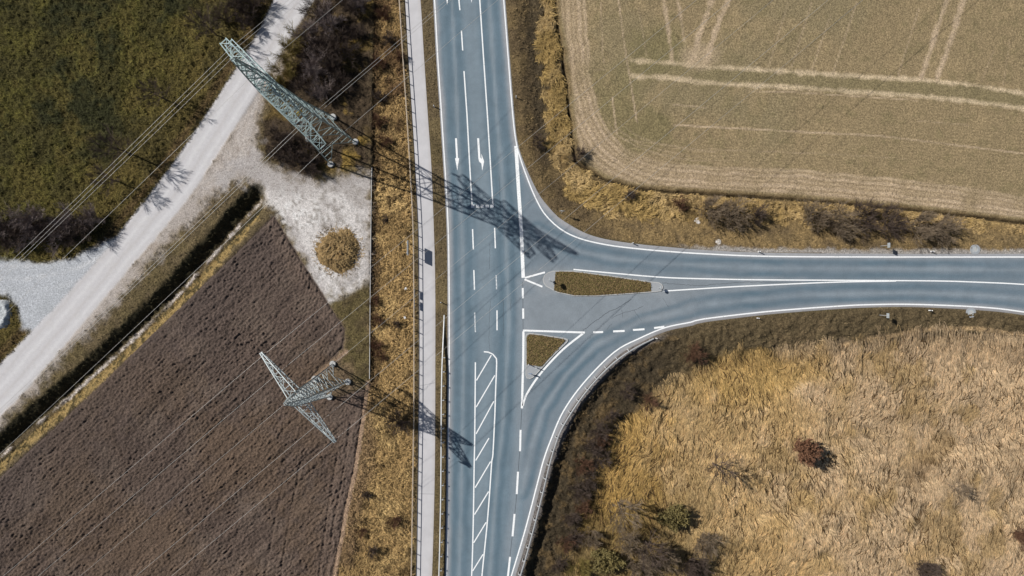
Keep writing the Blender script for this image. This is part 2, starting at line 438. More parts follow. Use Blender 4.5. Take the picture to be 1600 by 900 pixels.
    col = mixc(col, w, kc); zone[w > 0.5] = ZN['track']; rough = rough * (1 - w) + 0.004 * w
    wtrack = w
    # ditch between track and ploughed field
    d = dist_line(x, y, DITCH)
    side = (x * 0.69 + y * 0.72) - (DREF[0] * 0.69 + DREF[1] * 0.72)  # + towards the field
    sgn = np.where(side > 0, d, -d) + 0.6 * n_sm
    nearend = ss(420, 396, x)
    prof = ss(-27, -5, sgn) * ss(26, 4, sgn) * nearend
    z = z - 1.55 * prof
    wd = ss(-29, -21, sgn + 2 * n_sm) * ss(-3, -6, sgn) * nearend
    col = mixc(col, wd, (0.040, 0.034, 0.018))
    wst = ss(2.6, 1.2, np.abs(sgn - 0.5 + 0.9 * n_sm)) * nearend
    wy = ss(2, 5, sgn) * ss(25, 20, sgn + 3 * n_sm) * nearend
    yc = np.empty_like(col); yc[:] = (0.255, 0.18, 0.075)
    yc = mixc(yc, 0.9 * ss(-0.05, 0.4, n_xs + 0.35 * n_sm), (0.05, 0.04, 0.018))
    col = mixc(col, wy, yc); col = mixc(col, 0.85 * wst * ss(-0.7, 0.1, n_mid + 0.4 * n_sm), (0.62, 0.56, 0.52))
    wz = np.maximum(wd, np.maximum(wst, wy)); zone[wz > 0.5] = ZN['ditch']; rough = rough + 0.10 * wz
    # ploughed land (base sheet below the clods)
    d = sdf(x, y, PLOUGH); w = ss(0.5, -0.5, (d + 1.0 * n_xs) / 3)
    col = mixc(col, w, plough_col(x, y, n_big, n_mid, n_sm)); zone[w > 0.5] = ZN['plough']; rough = rough * (1 - w)
    z = z - 0.16 * ss(4, -4, d)
    # lawn patch south of the lot
    d = sdf(x, y, LAWN); w = ss(0.5, -0.5, (d + 4 * n_sm) / 8)
    lc = np.empty_like(col); lc[:] = (0.115, 0.09, 0.040)
    lc = mixc(lc, ss(0, 0.7, n_mid), (0.18, 0.13, 0.07)); lc = mixc(lc, .7 * ss(.1, .7, n_sm), (0.075, 0.056, 0.03)); col = mixc(col, w, lc)
    # golden dry grass strip
    d = sdf(x, y, GOLD); w = ss(0.5, -0.5, (d + 1.5 * n_xs) / 3)
    oc = np.empty_like(col); oc[:] = (0.27, 0.18, 0.078)
    oc = mixc(oc, ss(-0.1, 0.7, n_mid), (0.36, 0.25, 0.11))
    oc = mixc(oc, 0.9 * ss(0.05, 0.6, n_sm * 0.7 + n_big * 0.4 + 0.4 * n_mid), (0.085, 0.055, 0.025))
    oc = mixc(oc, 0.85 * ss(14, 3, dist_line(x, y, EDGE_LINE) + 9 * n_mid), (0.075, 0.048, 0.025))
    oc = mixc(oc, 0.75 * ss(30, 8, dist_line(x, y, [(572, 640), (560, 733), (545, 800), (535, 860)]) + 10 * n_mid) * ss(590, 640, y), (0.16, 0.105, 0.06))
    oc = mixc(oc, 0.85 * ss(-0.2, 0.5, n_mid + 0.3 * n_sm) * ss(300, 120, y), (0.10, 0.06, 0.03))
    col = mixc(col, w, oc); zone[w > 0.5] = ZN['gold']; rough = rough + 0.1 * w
    dl = dist_line(x, y, EDGE_LINE)
    right = x > np.interp(y, [-400, 0, 280, 440, 592], [590, 584, 580.5, 578.5, 577.5])
    z = z - 0.45 * np.where(right & (y < 600), 1, 0) * ss(46, 14, dl) * w
    for line in ([(575, 598), (568, 647), (555.5, 733), (541.5, 797), (523.5, 900), (495, 1030)], [(541, 549), (514, 572), (488, 592), (470, 609)]):
        wt = ss(4.2, 2.4, dist_line(x, y, line) + 0.8 * n_sm)
        col = mixc(col, wt, (0.29, 0.20, 0.135)); zone[wt > 0.5] = ZN['verge']
    # bank of brown soil round the second pylon's footing
    d = np.hypot(x - 518, y - 597); w = ss(44, 24, d + 6 * n_sm)
    col = mixc(col, 0.7 * w, (0.15, 0.105, 0.07))
    # verge between path and road, verge right of the road
    d_e = dist_line(x, y, E_north); d_s = dist_line(x, y, E_south)
    east = (d_road > 0) & (x > np.interp(y, [p[1] for p in L_left], [p[0] for p in L_left]) + 30)
    ne = east & (y < np.where(x < 1000, 500, 450)) & (d_e < d_s)
    se = east & ~ne
    w = (ne * 1.0) * ss(1, 4, d_e)
    vc = np.empty_like(col); vc[:] = (0.125, 0.089, 0.048)
    vc = mixc(vc, ss(-0.2, 0.6, n_mid), (0.17, 0.12, 0.058))
    vc = mixc(vc, 0.85 * ss(26, 40, d_e + 6 * n_sm) * ss(300, 200, y), (0.06, 0.046, 0.028))
    vc = mixc(vc, 0.8 * ss(900, 1000, x) * ss(-0.6, 0.5, n_sm + 0.3 * n_mid), (0.245, 0.17, 0.078))
    col = mixc(col, w, vc)
    z = z - ne * 0.85 * ss(10, 42, d_e)
    stones = ne * ss(9, 4, d_e + 3 * n_sm) * ss(1040, 1120, x)
    col = mixc(col, 0.85 * stones, (0.36, 0.335, 0.31))
    # strip of matted reeds round the crop field
    d = sdf(x, y, NEREED); w = ss(0.5, -0.5, (d + 9 * n_sm + 4 * n_xs + 5 * n_mid) / 9) * ne
    rc = np.empty_like(col); rc[:] = (0.27, 0.185, 0.07)
    rc = mixc(rc, ss(-0.2, 0.6, n_mid), (0.35, 0.24, 0.10))
    rc = mixc(rc, 0.9 * ss(0.15, 0.7, n_sm), (0.10, 0.065, 0.028))
    col = mixc(col, w, rc); zone[w > 0.5] = ZN['nereed']; rough = rough + 0.12 * w
    # crop field
    d = sdf(x, y, CROP); w = ss(0.5, -0.5, (d + 1.5 * n_sm) / 3)
    col = mixc(col, w, crop_col(x, y, -d, n_big, n_mid, n_sm, n_xs)); zone[w > 0.5] = ZN['crop']
    rough = rough * (1 - w) + 0.015 * w
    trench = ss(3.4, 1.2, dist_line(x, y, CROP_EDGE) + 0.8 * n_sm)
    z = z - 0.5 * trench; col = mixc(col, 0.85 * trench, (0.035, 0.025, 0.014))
    # south east: embankment, then the flat reed meadow
    w = se * ss(1, 4, d_s)
    ec = np.empty_like(col); ec[:] = (0.062, 0.047, 0.028)
    ec = mixc(ec, ss(0.0, 0.7, n_sm + 0.5 * n_mid), (0.12, 0.082, 0.04))
    ec = mixc(ec, ss(1000, 1120, x + 30 * n_mid), (0.105, 0.078, 0.042))
    ec = mixc(ec, 0.6 * ss(0.1, 0.8, n_mid) * ss(1100, 1200, x), (0.165, 0.118, 0.064))
    col = mixc(col, w, ec); rough = rough + 0.08 * w
    steep = ss(1060, 960, x)
    z = z - se * (0.75 * steep * ss(9, 24, d_s) + (1.5 - 0.75 * steep) * ss(14, 80, d_s))
    gsh = se * ss(13, 6, d_s + 2 * n_sm) * ss(1060, 1000, x)
    col = mixc(col, 0.9 * gsh, (0.17, 0.155, 0.15))
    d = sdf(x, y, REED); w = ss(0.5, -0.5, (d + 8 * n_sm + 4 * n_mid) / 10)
    rc = reed_col(x, y, n_big, n_mid, n_sm) * 0.34  # reed colour darkened here, so shade in the gaps is painted in
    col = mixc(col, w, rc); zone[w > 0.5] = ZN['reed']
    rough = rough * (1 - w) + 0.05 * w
    tr = ss(4.5, 2.0, dist_line(x, y, [(1310, 545), (1400, 524), (1460, 514), (1530, 514), (1620, 527), (1760, 545)]) + n_sm)
    col = mixc(col, 0.85 * tr, (0.36, 0.25, 0.135)); zone[tr > 0.5] = ZN['verge']
    z = z - w * bed_relief * (1 - reed_crack(x, y)) + w * 0.05 * n_sm
    # relief
    bumpy = ss(0, 12, d_hard)
    z = z + rough * bumpy * (0.8 * n_sm + 1.1 * n_xs) * 1.3
    z = z + 0.10 * n_big * ss(20, 120, d_hard) * (1 - wtrack)
    under = ss(1.0, -3.0, d_hard)
    z = z * (1 - under) - 0.07 * under - 0.025
    return z, col, zone

bed_relief = 0.30
def reed_u(x, y):
    return x + 0.12 * y + 20 * fbm(x, y, 170, 2, 101) + 7 * fbm(x, y, 52, 2, 102) + 1.6 * fbm(x, y, 15, 1, 103)
def reed_crack(x, y):
    """1 on the mat, 0 in the thin gaps that run along the lie of the reeds"""
    u = reed_u(x, y)
    a = np.abs(vn(u / 8.5, y / 24.0, 141)); b = np.abs(vn(u / 5.5 + 3.3, y / 15.0, 142)); m = 0.5 + 0.5 * fbm(x, y, 30, 2, 143)
    return ss(0.02, 0.15 + 0.10 * m, a) * (1 - 0.75 * (1 - ss(0.0, 0.20, b)) * ss(0.25, 0.6, m))

def plough_col(x, y, nb, nm, ns):
    c = np.empty(x.shape + (3,)); c[:] = (0.098, 0.071, 0.057)
    c = mixc(c, ss(-0.2, 0.7, nm), (0.118, 0.088, 0.070))
    c = mixc(c, 0.6 * ss(-0.1, 0.8, nb + 0.3 * ns), (0.116, 0.079, 0.053))
    s = (x * 0.69 + y * 0.72)
    c = mixc(c, 0.65 * ss(720, 480, s + 30 * nm), (0.072, 0.056, 0.050))
    return c

def stripe(x, y, pts, hw, soft=1.0, j=0):
    return ss(hw + soft, hw - soft, dist_line(x, y, pts) + j)

def crop_col(x, y, ind, nb, nm, ns, nx):
    c = np.empty(x.shape + (3,)); c[:] = (0.258, 0.196, 0.110)
    c = mixc(c, 0.8 * ss(-0.1, 0.8, nb), (0.23, 0.185, 0.105))
    c = mixc(c, 0.6 * ss(0.0, 0.8, nm + 0.3 * ns), (0.30, 0.225, 0.125))
    c = mixc(c, 0.5 * ss(0.1, 0.9, ns), (0.19, 0.155, 0.08))
    # greener patches in the corner of the field
    g = ss(70, 20, np.hypot(x - 965, (y - 170) * 0.75) + 18 * nm) + ss(60, 20, np.hypot(x - 1035, y - 70) + 18 * nm) + ss(40, 15, np.hypot(x - 1020, y - 195) + 14 * nm)
    c = mixc(c, 0.6 * np.clip(g, 0, 1), (0.165, 0.142, 0.066))
    tan = np.array((0.44, 0.335, 0.225)); tan2 = np.array((0.52, 0.41, 0.27))
    # headland: bare earth with wheel tracks along the edge
    dh = -sdf(x, y, HEAD_IN + [(1800, -400)])        # > 0 inside the sown part, rounded corner
    hl = ss(9, -11, dh + 7 * nm + 4 * ns) * ss(6, 12, ind)
    c = mixc(c, np.clip(0.62 + 0.3 * nm, 0, 1) * hl, (0.35, 0.262, 0.165))
    for d0, hw, am in ((1, 2.2, .6), (9, 2.6, .75), (17, 1.6, .5), (25, 3.0, .8), (34, 2.4, .7), (44, 2.5, .5)):
        c = mixc(c, np.clip(am * (.85 + .5 * nm + .3 * ns), 0, 1) * ss(hw + 2, hw - 1.5, np.abs(-dh - d0 + 2.6 * nm)) * ss(7, 12, ind), tan)
    for d0 in (5, 13, 21, 30, 39):
        c = mixc(c, .35 * ss(2.2, .4, np.abs(-dh - d0 + 2.0 * nm)) * ss(7, 12, ind), (0.24, 0.18, 0.11))
    for d0, am in ((10, .4), (17, .3), (26, .25)):
        c = mixc(c, am * ss(2.4, .4, np.abs(dh - d0 + 2.5 * nm)) * ss(1250, 1000, x) * ss(160, 220, y), tan)
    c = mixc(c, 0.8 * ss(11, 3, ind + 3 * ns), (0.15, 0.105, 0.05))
    j = 1.6 * ns + 0.8 * nx
    brk = 0.82 + 0.25 * nm - 0.12 * ns
    b1 = [(988, 92), (1050, 95), (1110, 102), (1240, 109), (1350, 116), (1440, 121), (1520, 129), (1600, 142), (1800, 178)]
    b2 = [(988, 116), (1060, 120), (1110, 128), (1240, 133), (1350, 141), (1440, 147), (1520, 155), (1600, 166), (1800, 200)]
    c = mixc(c, 0.75 * ss(16, 11, np.abs(dist_line(x, y, [(1100, 115), (1240, 121), (1440, 134), (1600, 154), (1800, 190)]))), (0.20, 0.165, 0.088))
    c = mixc(c, np.clip(1.0 * brk, 0, 1) * stripe(x, y, b1, 3.2, 2.6, j), tan2); c = mixc(c, np.clip(1.05 * brk, 0, 1) * stripe(x, y, b2, 3.4, 2.6, j), tan2)
    c = mixc(c, 0.8 * stripe(x, y, [(1170, 139.5), (1240, 141), (1350, 148), (1440, 154)], .8, .8), tan)
    for ln, hw in (([(1128, -60), (1112, 5), (1095, 50), (1084, 92)], 4.0), ([(1160, -60), (1139, 0), (1121, 45), (1106, 92)], 3.8),
                   ([(1036, -40), (1040, 0), (1046, 40), (1053, 92)], 2.4), ([(1056, -40), (1062, 0), (1071, 60)], 1.6),
                   ([(1500, -60), (1484, 0), (1466, 55), (1446, 118)], 3.6), ([(1530, -60), (1511, 0), (1493, 55), (1470, 122)], 3.8)):
        c = mixc(c, np.clip(1.0 * brk, 0, 1) * stripe(x, y, ln, hw, 2.4, j), tan)
    c = mixc(c, 0.6 * ss(26, 8, np.hypot((x - 1095) * 0.6, y - 82) + 6 * nm), tan)
    for ln, hw, am in (([(966, -20), (976, 60), (984, 110), (997, 188)], 1.0, .9), ([(1055, 193), (1240, 203), (1380, 210), (1480, 222), (1600, 237), (1800, 262)], 1.2, .9),
                       ([(1054, 161), (1105, 166)], 1.0, .7), ([(1440, 186), (1520, 193)], 0.9, .7), ([(940, 0), (943, 80), (945, 95)], .9, .45), ([(958, 150), (965, 205)], 1.0, .8),
                       ([(1272, 0), (1240, 104)], .8, .7), ([(1302, 20), (1272, 108)], .8, .55), ([(1343, 0), (1306, 112)], .8, .75), ([(1442, 10), (1408, 117)], .8, .65),
                       ([(1560, 75), (1540, 125)], .8, .5), ([(1585, 60), (1575, 130)], .8, .4), ([(1235, 0), (1205, 100)], .8, .4), ([(1000, 10), (1012, 85)], .8, .35),
                       ([(975, 215), (1030, 222), (1120, 236)], .9, .4), ([(1110, 231), (1300, 239), (1420, 246)], .8, .35), ([(930, 107), (948, 106)], .8, .3)):
        c = mixc(c, np.clip(am * (0.9 + 0.5 * nm), 0, 1) * stripe(x, y, ln, hw, .9), tan)
    # faint drill rows: along the headland below, up and down the field above
    row = np.sin((y - 0.09 * (x - 1240)) * 1.15) * ss(140, 150, y) + np.sin((x + 0.31 * y) * 1.15) * ss(120, 108, y)
    c = c * (1 + 0.07 * row[..., None])
    return c

def reed_col(x, y, nb, nm, ns):
    c = np.empty(x.shape + (3,)); c[:] = (0.66, 0.45, 0.205)
    c = mixc(c, ss(-0.3, 0.6, nb + 0.4 * nm), (0.67, 0.475, 0.245))
    c = mixc(c, ss(-0.1, 0.7, nm - 0.2 * nb), (0.66, 0.44, 0.17))
    c = mixc(c, 0.8 * ss(1120, 1420, x + 160 * nm + 80 * nb), (0.64, 0.475, 0.305))
    c = mixc(c, 0.7 * ss(0.25, 0.8, nb - 0.5 * nm + 0.3 * ns), (0.50, 0.34, 0.15))
    c = c * (1 + 0.13 * nm + 0.08 * ns)[..., None]
    c = mixc(c, 0.8 * ss(90, 40, dist_line(x, y, [(960, 690), (945, 760), (980, 800)]) + 30 * nm), (0.55, 0.345, 0.105))
    c = mixc(c, 0.55 * ss(60, 20, dist_line(x, y, [(1130, 590), (1230, 575)]) + 14 * nm), (0.52, 0.335, 0.105))
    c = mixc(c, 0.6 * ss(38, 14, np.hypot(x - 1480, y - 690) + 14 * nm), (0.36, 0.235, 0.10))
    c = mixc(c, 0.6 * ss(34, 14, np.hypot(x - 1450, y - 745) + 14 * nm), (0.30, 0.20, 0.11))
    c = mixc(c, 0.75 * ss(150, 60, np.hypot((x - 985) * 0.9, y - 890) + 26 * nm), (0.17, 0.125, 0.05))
    return c

# ---------------------------------------------------------------- terrain meshes, one per piece of land
STEP = 2.3
gx = np.arange(-150, 1750 + STEP, STEP); gy = np.arange(-110, 1010 + STEP, STEP)
GX, GY = np.meshgrid(gx, gy)
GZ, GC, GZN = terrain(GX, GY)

def zsample(px, py):
    fx = np.clip((np.asarray(px) - gx[0]) / STEP, 0, len(gx) - 1.001); fy = np.clip((np.asarray(py) - gy[0]) / STEP, 0, len(gy) - 1.001)
    ix = fx.astype(int); iy = fy.astype(int); tx = fx - ix; ty = fy - iy
    return (GZ[iy, ix] * (1 - tx) + GZ[iy, ix + 1] * tx) * (1 - ty) + (GZ[iy + 1, ix] * (1 - tx) + GZ[iy + 1, ix + 1] * tx) * ty

def zonesample(px, py):
    ix = np.clip(np.round((px - gx[0]) / STEP).astype(int), 0, len(gx) - 1); iy = np.clip(np.round((py - gy[0]) / STEP).astype(int), 0, len(gy) - 1)
    return GZN[iy, ix], GC[iy, ix]

ny, nx = GX.shape
cell_zone = GZN[:-1, :-1]
VX = (GX - 800) * S; VY = (450 - GY) * S
allv = np.stack([VX, VY, GZ], -1).reshape(-1, 3); allc = GC.reshape(-1, 3)
def zone_mesh(name, ids, mat, label):
    m = np.isin(cell_zone, ids)
    iy, ix = np.nonzero(m)
    a = iy * nx + ix
    quads = np.stack([a, a + nx, a + nx + 1, a + 1], -1)
    u, inv = np.unique(quads.ravel(), return_inverse=True)
    me = fast_mesh(name, allv[u], inv.reshape(-1, 4), mat, allc[u], smooth=True)
    o = link(name, me)
    tag(o, label, kind='structure')
    return o

zone_mesh('verge', [ZN['verge']], M_verge, 'brown and olive roadside verges and banks of short grass')
zone_mesh('meadow', [ZN['meadow']], M_meadow, 'dark olive meadow left of the gravel track')
zone_mesh('gravel_lot', [ZN['gravel']], M_gravel, 'pale dusty gravel yard and margins beside the track')
zone_mesh('gravel_track', [ZN['track']], M_track, 'straight whitish gravel track crossing diagonally')
zone_mesh('field_subsoil', [ZN['plough']], M_plough, 'dark soil under the ploughed clods')
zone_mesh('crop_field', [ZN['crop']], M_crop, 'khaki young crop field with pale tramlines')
zone_mesh('reed_meadow', [ZN['reed'], ZN['nereed']], M_reedg, 'straw coloured ground under the matted reeds, with gap shade painted in')
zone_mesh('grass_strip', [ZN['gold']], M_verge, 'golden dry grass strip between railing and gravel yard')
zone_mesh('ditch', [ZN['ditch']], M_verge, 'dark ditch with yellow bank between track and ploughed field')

# land beyond, out to the horizon
def outer_land():
    x0, x1 = (gx[0] - 800) * S, (gx[-1] - 800) * S; y1, y0 = (450 - gy[0]) * S, (450 - gy[-1]) * S
    R = 2500
    xs = [-R, -600, -200, x0 + .3, 0, x1 - .3, 200, 600, R]; ys = [-R, -600, -200, y0 + .3, 0, y1 - .3, 200, 600, R]
    v = []; t = []; f = []
    for yy in ys:
        for xx in xs:
            v.append((xx, yy, -0.16)); t.append((0.17, 0.13, 0.065))
    n = len(xs)
    for j in range(len(ys) - 1):
        for i in range(n - 1):
            if xs[i] >= x0 and xs[i + 1] <= x1 and ys[j] >= y0 and ys[j + 1] <= y1: continue
            f.append((j * n + i, j * n + i + 1, (j + 1) * n + i + 1, (j + 1) * n + i))
    o = link('surrounding_land', fast_mesh('surrounding_land', v, f, M_verge, np.array(t)))
    tag(o, 'brown farmland reaching out to the horizon', kind='structure')
outer_land()

# ploughed clods: a finer sheet with real furrows
def ploughed_field():
    st = 1.3
    x = np.arange(-150, 582, st); y = np.arange(330, 1010, st)
    X, Y = np.meshgrid(x, y)
    d = sdf(X, Y, PLOUGH)
    ns_ = fbm(X, Y, 11, 2, 3)
    nb = fbm(X, Y, 120, 3, 1); nm = fbm(X, Y, 34, 3, 2)
    along = (X * 0.72 - Y * 0.69); across = (X * 0.69 + Y * 0.72)
    head = ss(38, 22, np.minimum(dist_line(X, Y, [(572, 606), (567, 647), (554, 733), (540, 797), (522, 900), (490, 1100)]), dist_line(X, Y, [(428, 336), (490, 437), (540, 515)]) + 6))
    wob = 2.0 * fbm(X, Y, 30, 3, 41)
    ph1 = across / 5.3 + wob * 0.28 + 0.12 * ns_
    ph2 = (X + 0.21 * Y) / 5.3 + wob * 0.28
    saw = lambda p: np.abs((p % 1.0) - 0.5) * 2
    fur = (1 - head) * saw(ph1) + head * saw(ph2)
    cl1 = np.abs(vn(along / 6.6, across / 3.1, 51)); cl2 = np.abs(vn(along / 4.6 + 7, across / 2.3, 52)); cl3 = vn(X / 2.0, Y / 2.0, 53)
    amp = 0.95 + 0.15 * fbm(X, Y, 60, 2, 44)
    Z = -0.16 + amp * (0.12 * fur * (0.75 + 0.5 * vn(along / 45, across / 12, 60)) + 0.18 * cl1 + 0.19 * cl2 + 0.08 * cl3) + 0.03 * ns_ + 0.07 * vn(along / 90, across / 7, 57)
    # deeper wheel furrows
    for off in (412, 520, 655, 790, 725, 865):
        Z -= 0.06 * ss(2.4, 0.8, np.abs(across - off + wob))
    Z -= 0.13 * ss(2.6, 0.8, dist_line(X, Y, [(540, 540), (510, 568), (480, 596)]) )
    Z -= 0.10 * ss(2.4, 0.8, dist_line(X, Y, [(398, 385), (452, 455)]))
    for ln in ([(448, 730), (430, 810), (413, 905), (400, 1000)], [(527, 715), (512, 800), (498, 905), (488, 1000)], [(470, 720), (455, 800), (436, 905)], [(548, 660), (536, 740), (520, 830), (508, 905)]):
        Z -= 0.12 * ss(3.0, 0.8, dist_line(X, Y, ln) + .5 * ns_)
    edge = ss(0, -5, d)
    Z = Z * edge + (-0.22) * (1 - edge)
    # drop towards the ditch side matches the bank
    Cc = plough_col(X, Y, nb, nm, ns_)
    cl1 = cl1 * 1.0
    band_ = vn(along / 260, across / 9, 58) + 0.6 * vn(along / 160, across / 4, 59)
    Cc = Cc * (0.95 + 0.12 * cl1 + 0.17 * band_ * (1 - head))[..., None]
    Cc = mixc(Cc, .45 * head, (0.15, 0.11, 0.088))
    mask = (d[:-1, :-1] < 1.0)
    iy, ix = np.nonzero(mask); n = X.shape[1]; a = iy * n + ix
    q = np.stack([a, a + n, a + n + 1, a + 1], -1)
    V = np.stack([(X - 800) * S, (450 - Y) * S, Z], -1).reshape(-1, 3)
    u, inv = np.unique(q.ravel(), return_inverse=True)
    me = fast_mesh('ploughed_field', V[u], inv.reshape(-1, 4), M_plough, Cc.reshape(-1, 3)[u], smooth=True)
    tag(link('ploughed_field', me), 'dark ploughed field of clods and furrows', kind='structure')
ploughed_field()

# ---------------------------------------------------------------- flat sheets: road, footpath
def slab(name, poly, z, grid, mat, colf, depth=0.12, kind='structure', label=None, parent=None):
    """exact outline, points inside to carry the tint, skirt round the edge"""
    P = [Vector(p) for p in poly]
    n = len(P)
    pts = list(P)
    if grid:
        xs = [p[0] for p in poly]; ys = [p[1] for p in poly]
        X, Y = np.meshgrid(np.arange(min(xs), max(xs), grid) + 0.013, np.arange(min(ys), max(ys), grid) + 0.017)
        X = X.ravel(); Y = Y.ravel()
        k = sdf(X, Y, poly) < -0.6
        pts += [Vector((a, b)) for a, b in zip(X[k], Y[k])]
    vs, es, fs, *_ = delaunay_2d_cdt(pts, [], [list(range(n))], 1, 1e-4)
    a = np.array([(p[0], p[1]) for p in vs])
    V = np.zeros((len(vs), 3)); V[:, 0] = (a[:, 0] - 800) * S; V[:, 1] = (450 - a[:, 1]) * S; V[:, 2] = z
    F = [tuple(f) for f in fs]
    # make faces point up
    up = []
    for f in F:
        p, q, r = V[f[0]], V[f[1]], V[f[2]]
        cr = (q[0] - p[0]) * (r[1] - p[1]) - (q[1] - p[1]) * (r[0] - p[0])
        up.append(f if cr > 0 else tuple(reversed(f)))
    b = np.zeros((n, 3)); bp = np.array(poly)
    top = b.copy(); top[:, 0] = (bp[:, 0] - 800) * S; top[:, 1] = (450 - bp[:, 1]) * S; top[:, 2] = z
    low = top.copy(); low[:, 2] = z - depth
    base = len(V)
    V = np.concatenate([V, top, low])
    area = sum(bp[i, 0] * bp[(i + 1) % n, 1] - bp[(i + 1) % n, 0] * bp[i, 1] for i in range(n))
    tris = list(up)
    for i in range(n):
        j = (i + 1) % n
        q = (base + i, base + j, base + n + j, base + n + i)
        if area < 0: q = tuple(reversed(q))
        tris.append((q[0], q[1], q[2])); tris.append((q[0], q[2], q[3]))
    allp = np.concatenate([a, bp, bp])
    me = fast_mesh(name, V, tris, mat, colf(allp[:, 0], allp[:, 1]) if colf else None)
    o = link(name, me, parent)
    if kind: tag(o, label, kind=kind)
    return o

def road_col(x, y):
    nb = fbm(x, y, 150, 3, 61); nm = fbm(x, y, 40, 3, 62)
    ystr = fbm(x * 5, y * 0.35, 30, 3, 63)
    xl = np.interp(y, [p[1] for p in L_left], [p[0] for p in L_left])
    c = np.empty(x.shape + (3,)); c[:] = (0.140, 0.190, 0.228)
    c = c * (1 + 0.05 * nb[:, None])
    side = ss(812, 822, x)
    grey = np.array((0.250, 0.270, 0.288)); dark = np.array((0.092, 0.142, 0.180)); pale = np.array((0.245, 0.285, 0.315)); edge = np.array((0.335, 0.33, 0.338))
    # side road is a little greyer
    c = mixc(c, 0.75 * side, (0.178, 0.212, 0.243))
    c = mixc(c, 0.5 * side * ss(34, 2, sdf(x, y, [(825, 470), (960, 470), (1010, 462), (1080, 452), (1010, 498), (915, 515), (825, 512)]) + 14 * nm), grey)
    c = mixc(c, 0.7 * side * ss(16, 2, sdf(x, y, [(820, 436), (848, 424), (1035, 440), (1250, 440), (1035, 456), (850, 452)]) + 3 * nm), grey)
    rl = [(756, -130), (764, 0), (770, 90), (776, 180), (784, 270), (790, 360), (795, 500), (790, 600), (784, 680), (779, 720), (772, 800), (765, 900), (755, 1020)]
    ll = [(697, -130), (706, 0), (711, 100), (715, 200), (719, 290), (721.5, 360), (723, 450), (724.5, 560), (723, 640), (721.5, 720), (720, 800), (717, 900), (712, 1020)]
    n_up = [(840, 360), (900, 392), (960, 404), (1040, 412), (1200, 419), (1400, 420), (1600, 422), (1760, 426)]
    n_dn = [(815, 770), (830, 700), (848, 640), (885, 585), (930, 540), (1000, 503), (1100, 476), (1250, 461), (1420, 457), (1530, 461), (1600, 467), (1760, 488)]
    for ln, m in ((rl, 1 - side), (ll, 1 - side), (n_up, side), (n_dn, ss(800, 822, x))):
        d = dist_line(x, y, ln) + 1.0 * nm
        c = mixc(c, m * 0.82 * ss(7, 0.5, np.abs(d - 9.5 + 1.5 * nm)) * (0.8 + 0.3 * nb), dark)
        c = mixc(c, m * 0.55 * ss(4.0, 0.5, d), pale)
    # lighter middle lane
    c = mixc(c, (1 - side) * 0.35 * ss(16, 6, dist_line(x, y, [(733, 0), (745, 180), (756, 330), (759, 500), (758, 620), (754, 760), (746, 900)])), pale)
    c = c * (1 + 0.045 * ystr * (1 - side))[:, None]
    c = c * (1 + 0.06 * fbm(x, y, 18, 3, 66))[:, None]
    pt = ss(.45, .7, fbm(x, y, 60, 2, 67)) * side
    c = mixc(c, .35 * pt, (0.14, 0.175, 0.205))
    # dusty edges
    de = np.minimum(dist_line(x, y, E_left), np.minimum(dist_line(x, y, E_north), dist_line(x, y, E_south)))
    c = mixc(c, 0.85 * ss(12, 2, de + 1.5 * nm), edge)
    c = mixc(c, 0.55 * ss(5, 1, dist_line(x, y, E_south) + 2 * nm), (0.20, 0.185, 0.175))
    mid = dist_line(x, y, [(816, 440), (817, 515), (815, 640), (806, 770), (797, 870)])
    c = mixc(c, 0.5 * ss(16, 3, mid + 2 * nm), (0.26, 0.285, 0.31))
    return c

def path_col(x, y):
    nb = fbm(x, y, 90, 3, 71); nm = fbm(x, y, 30, 3, 72)
    c = np.empty(x.shape + (3,)); c[:] = (0.50, 0.49, 0.50)
    c = c * (1 + 0.05 * nb + 0.03 * nm)[:, None]
    return mixc(c, 0.5 * ss(4, 0, dist_line(x, y, PATH_R) + 1.5 * nm), (0.40, 0.36, 0.33))

road = slab('road', ROAD, 0.0, 3.0, M_road, road_col, 0.12, label='blue grey asphalt main road with the side road joining it')
path = slab('footpath', PATH, 0.0, 5.5, M_path, path_col, 0.12, label='pale straight foot and cycle path beside the railing')

# ---------------------------------------------------------------- painted markings, each a piece of the road
def flat_poly(name, pts, z, mat, parent):
    v = [W(p, z) for p in pts]
    a = sum(v[i].x * v[(i + 1) % len(v)].y - v[(i + 1) % len(v)].x * v[i].y for i in range(len(v)))
    if a < 0: v.reverse()
    me = bpy.data.meshes.new(name); me.from_pydata([tuple(p) for p in v], [], [tuple(range(len(v)))]); me.materials.append(mat); me.update()
    return link(name, me, parent)

def band(name, pts, w, z, mat, parent, w1=None):
    """flat ribbon of width w (plan units) along pts"""
    P = [np.array(p, float) for p in pts]; n = len(P)
    v = []; 
    for i in range(n):
        t = P[min(i + 1, n - 1)] - P[max(i - 1, 0)]; t = t / np.linalg.norm(t); q = np.array((-t[1], t[0]))
        ww = w if w1 is None else w + (w1 - w) * i / (n - 1)
        v.append(W(P[i] + q * ww / 2, z)); v.append(W(P[i] - q * ww / 2, z))
    f = [(2 * i, 2 * i + 1, 2 * i + 3, 2 * i + 2) for i in range(n - 1)]
    me = bpy.data.meshes.new(name); me.from_pydata([tuple(p) for p in v], [], f); me.materials.append(mat); me.update()
    if n > 1 and me.polygons[0].normal.z < 0:
        me.flip_normals()
    return link(name, me, parent)

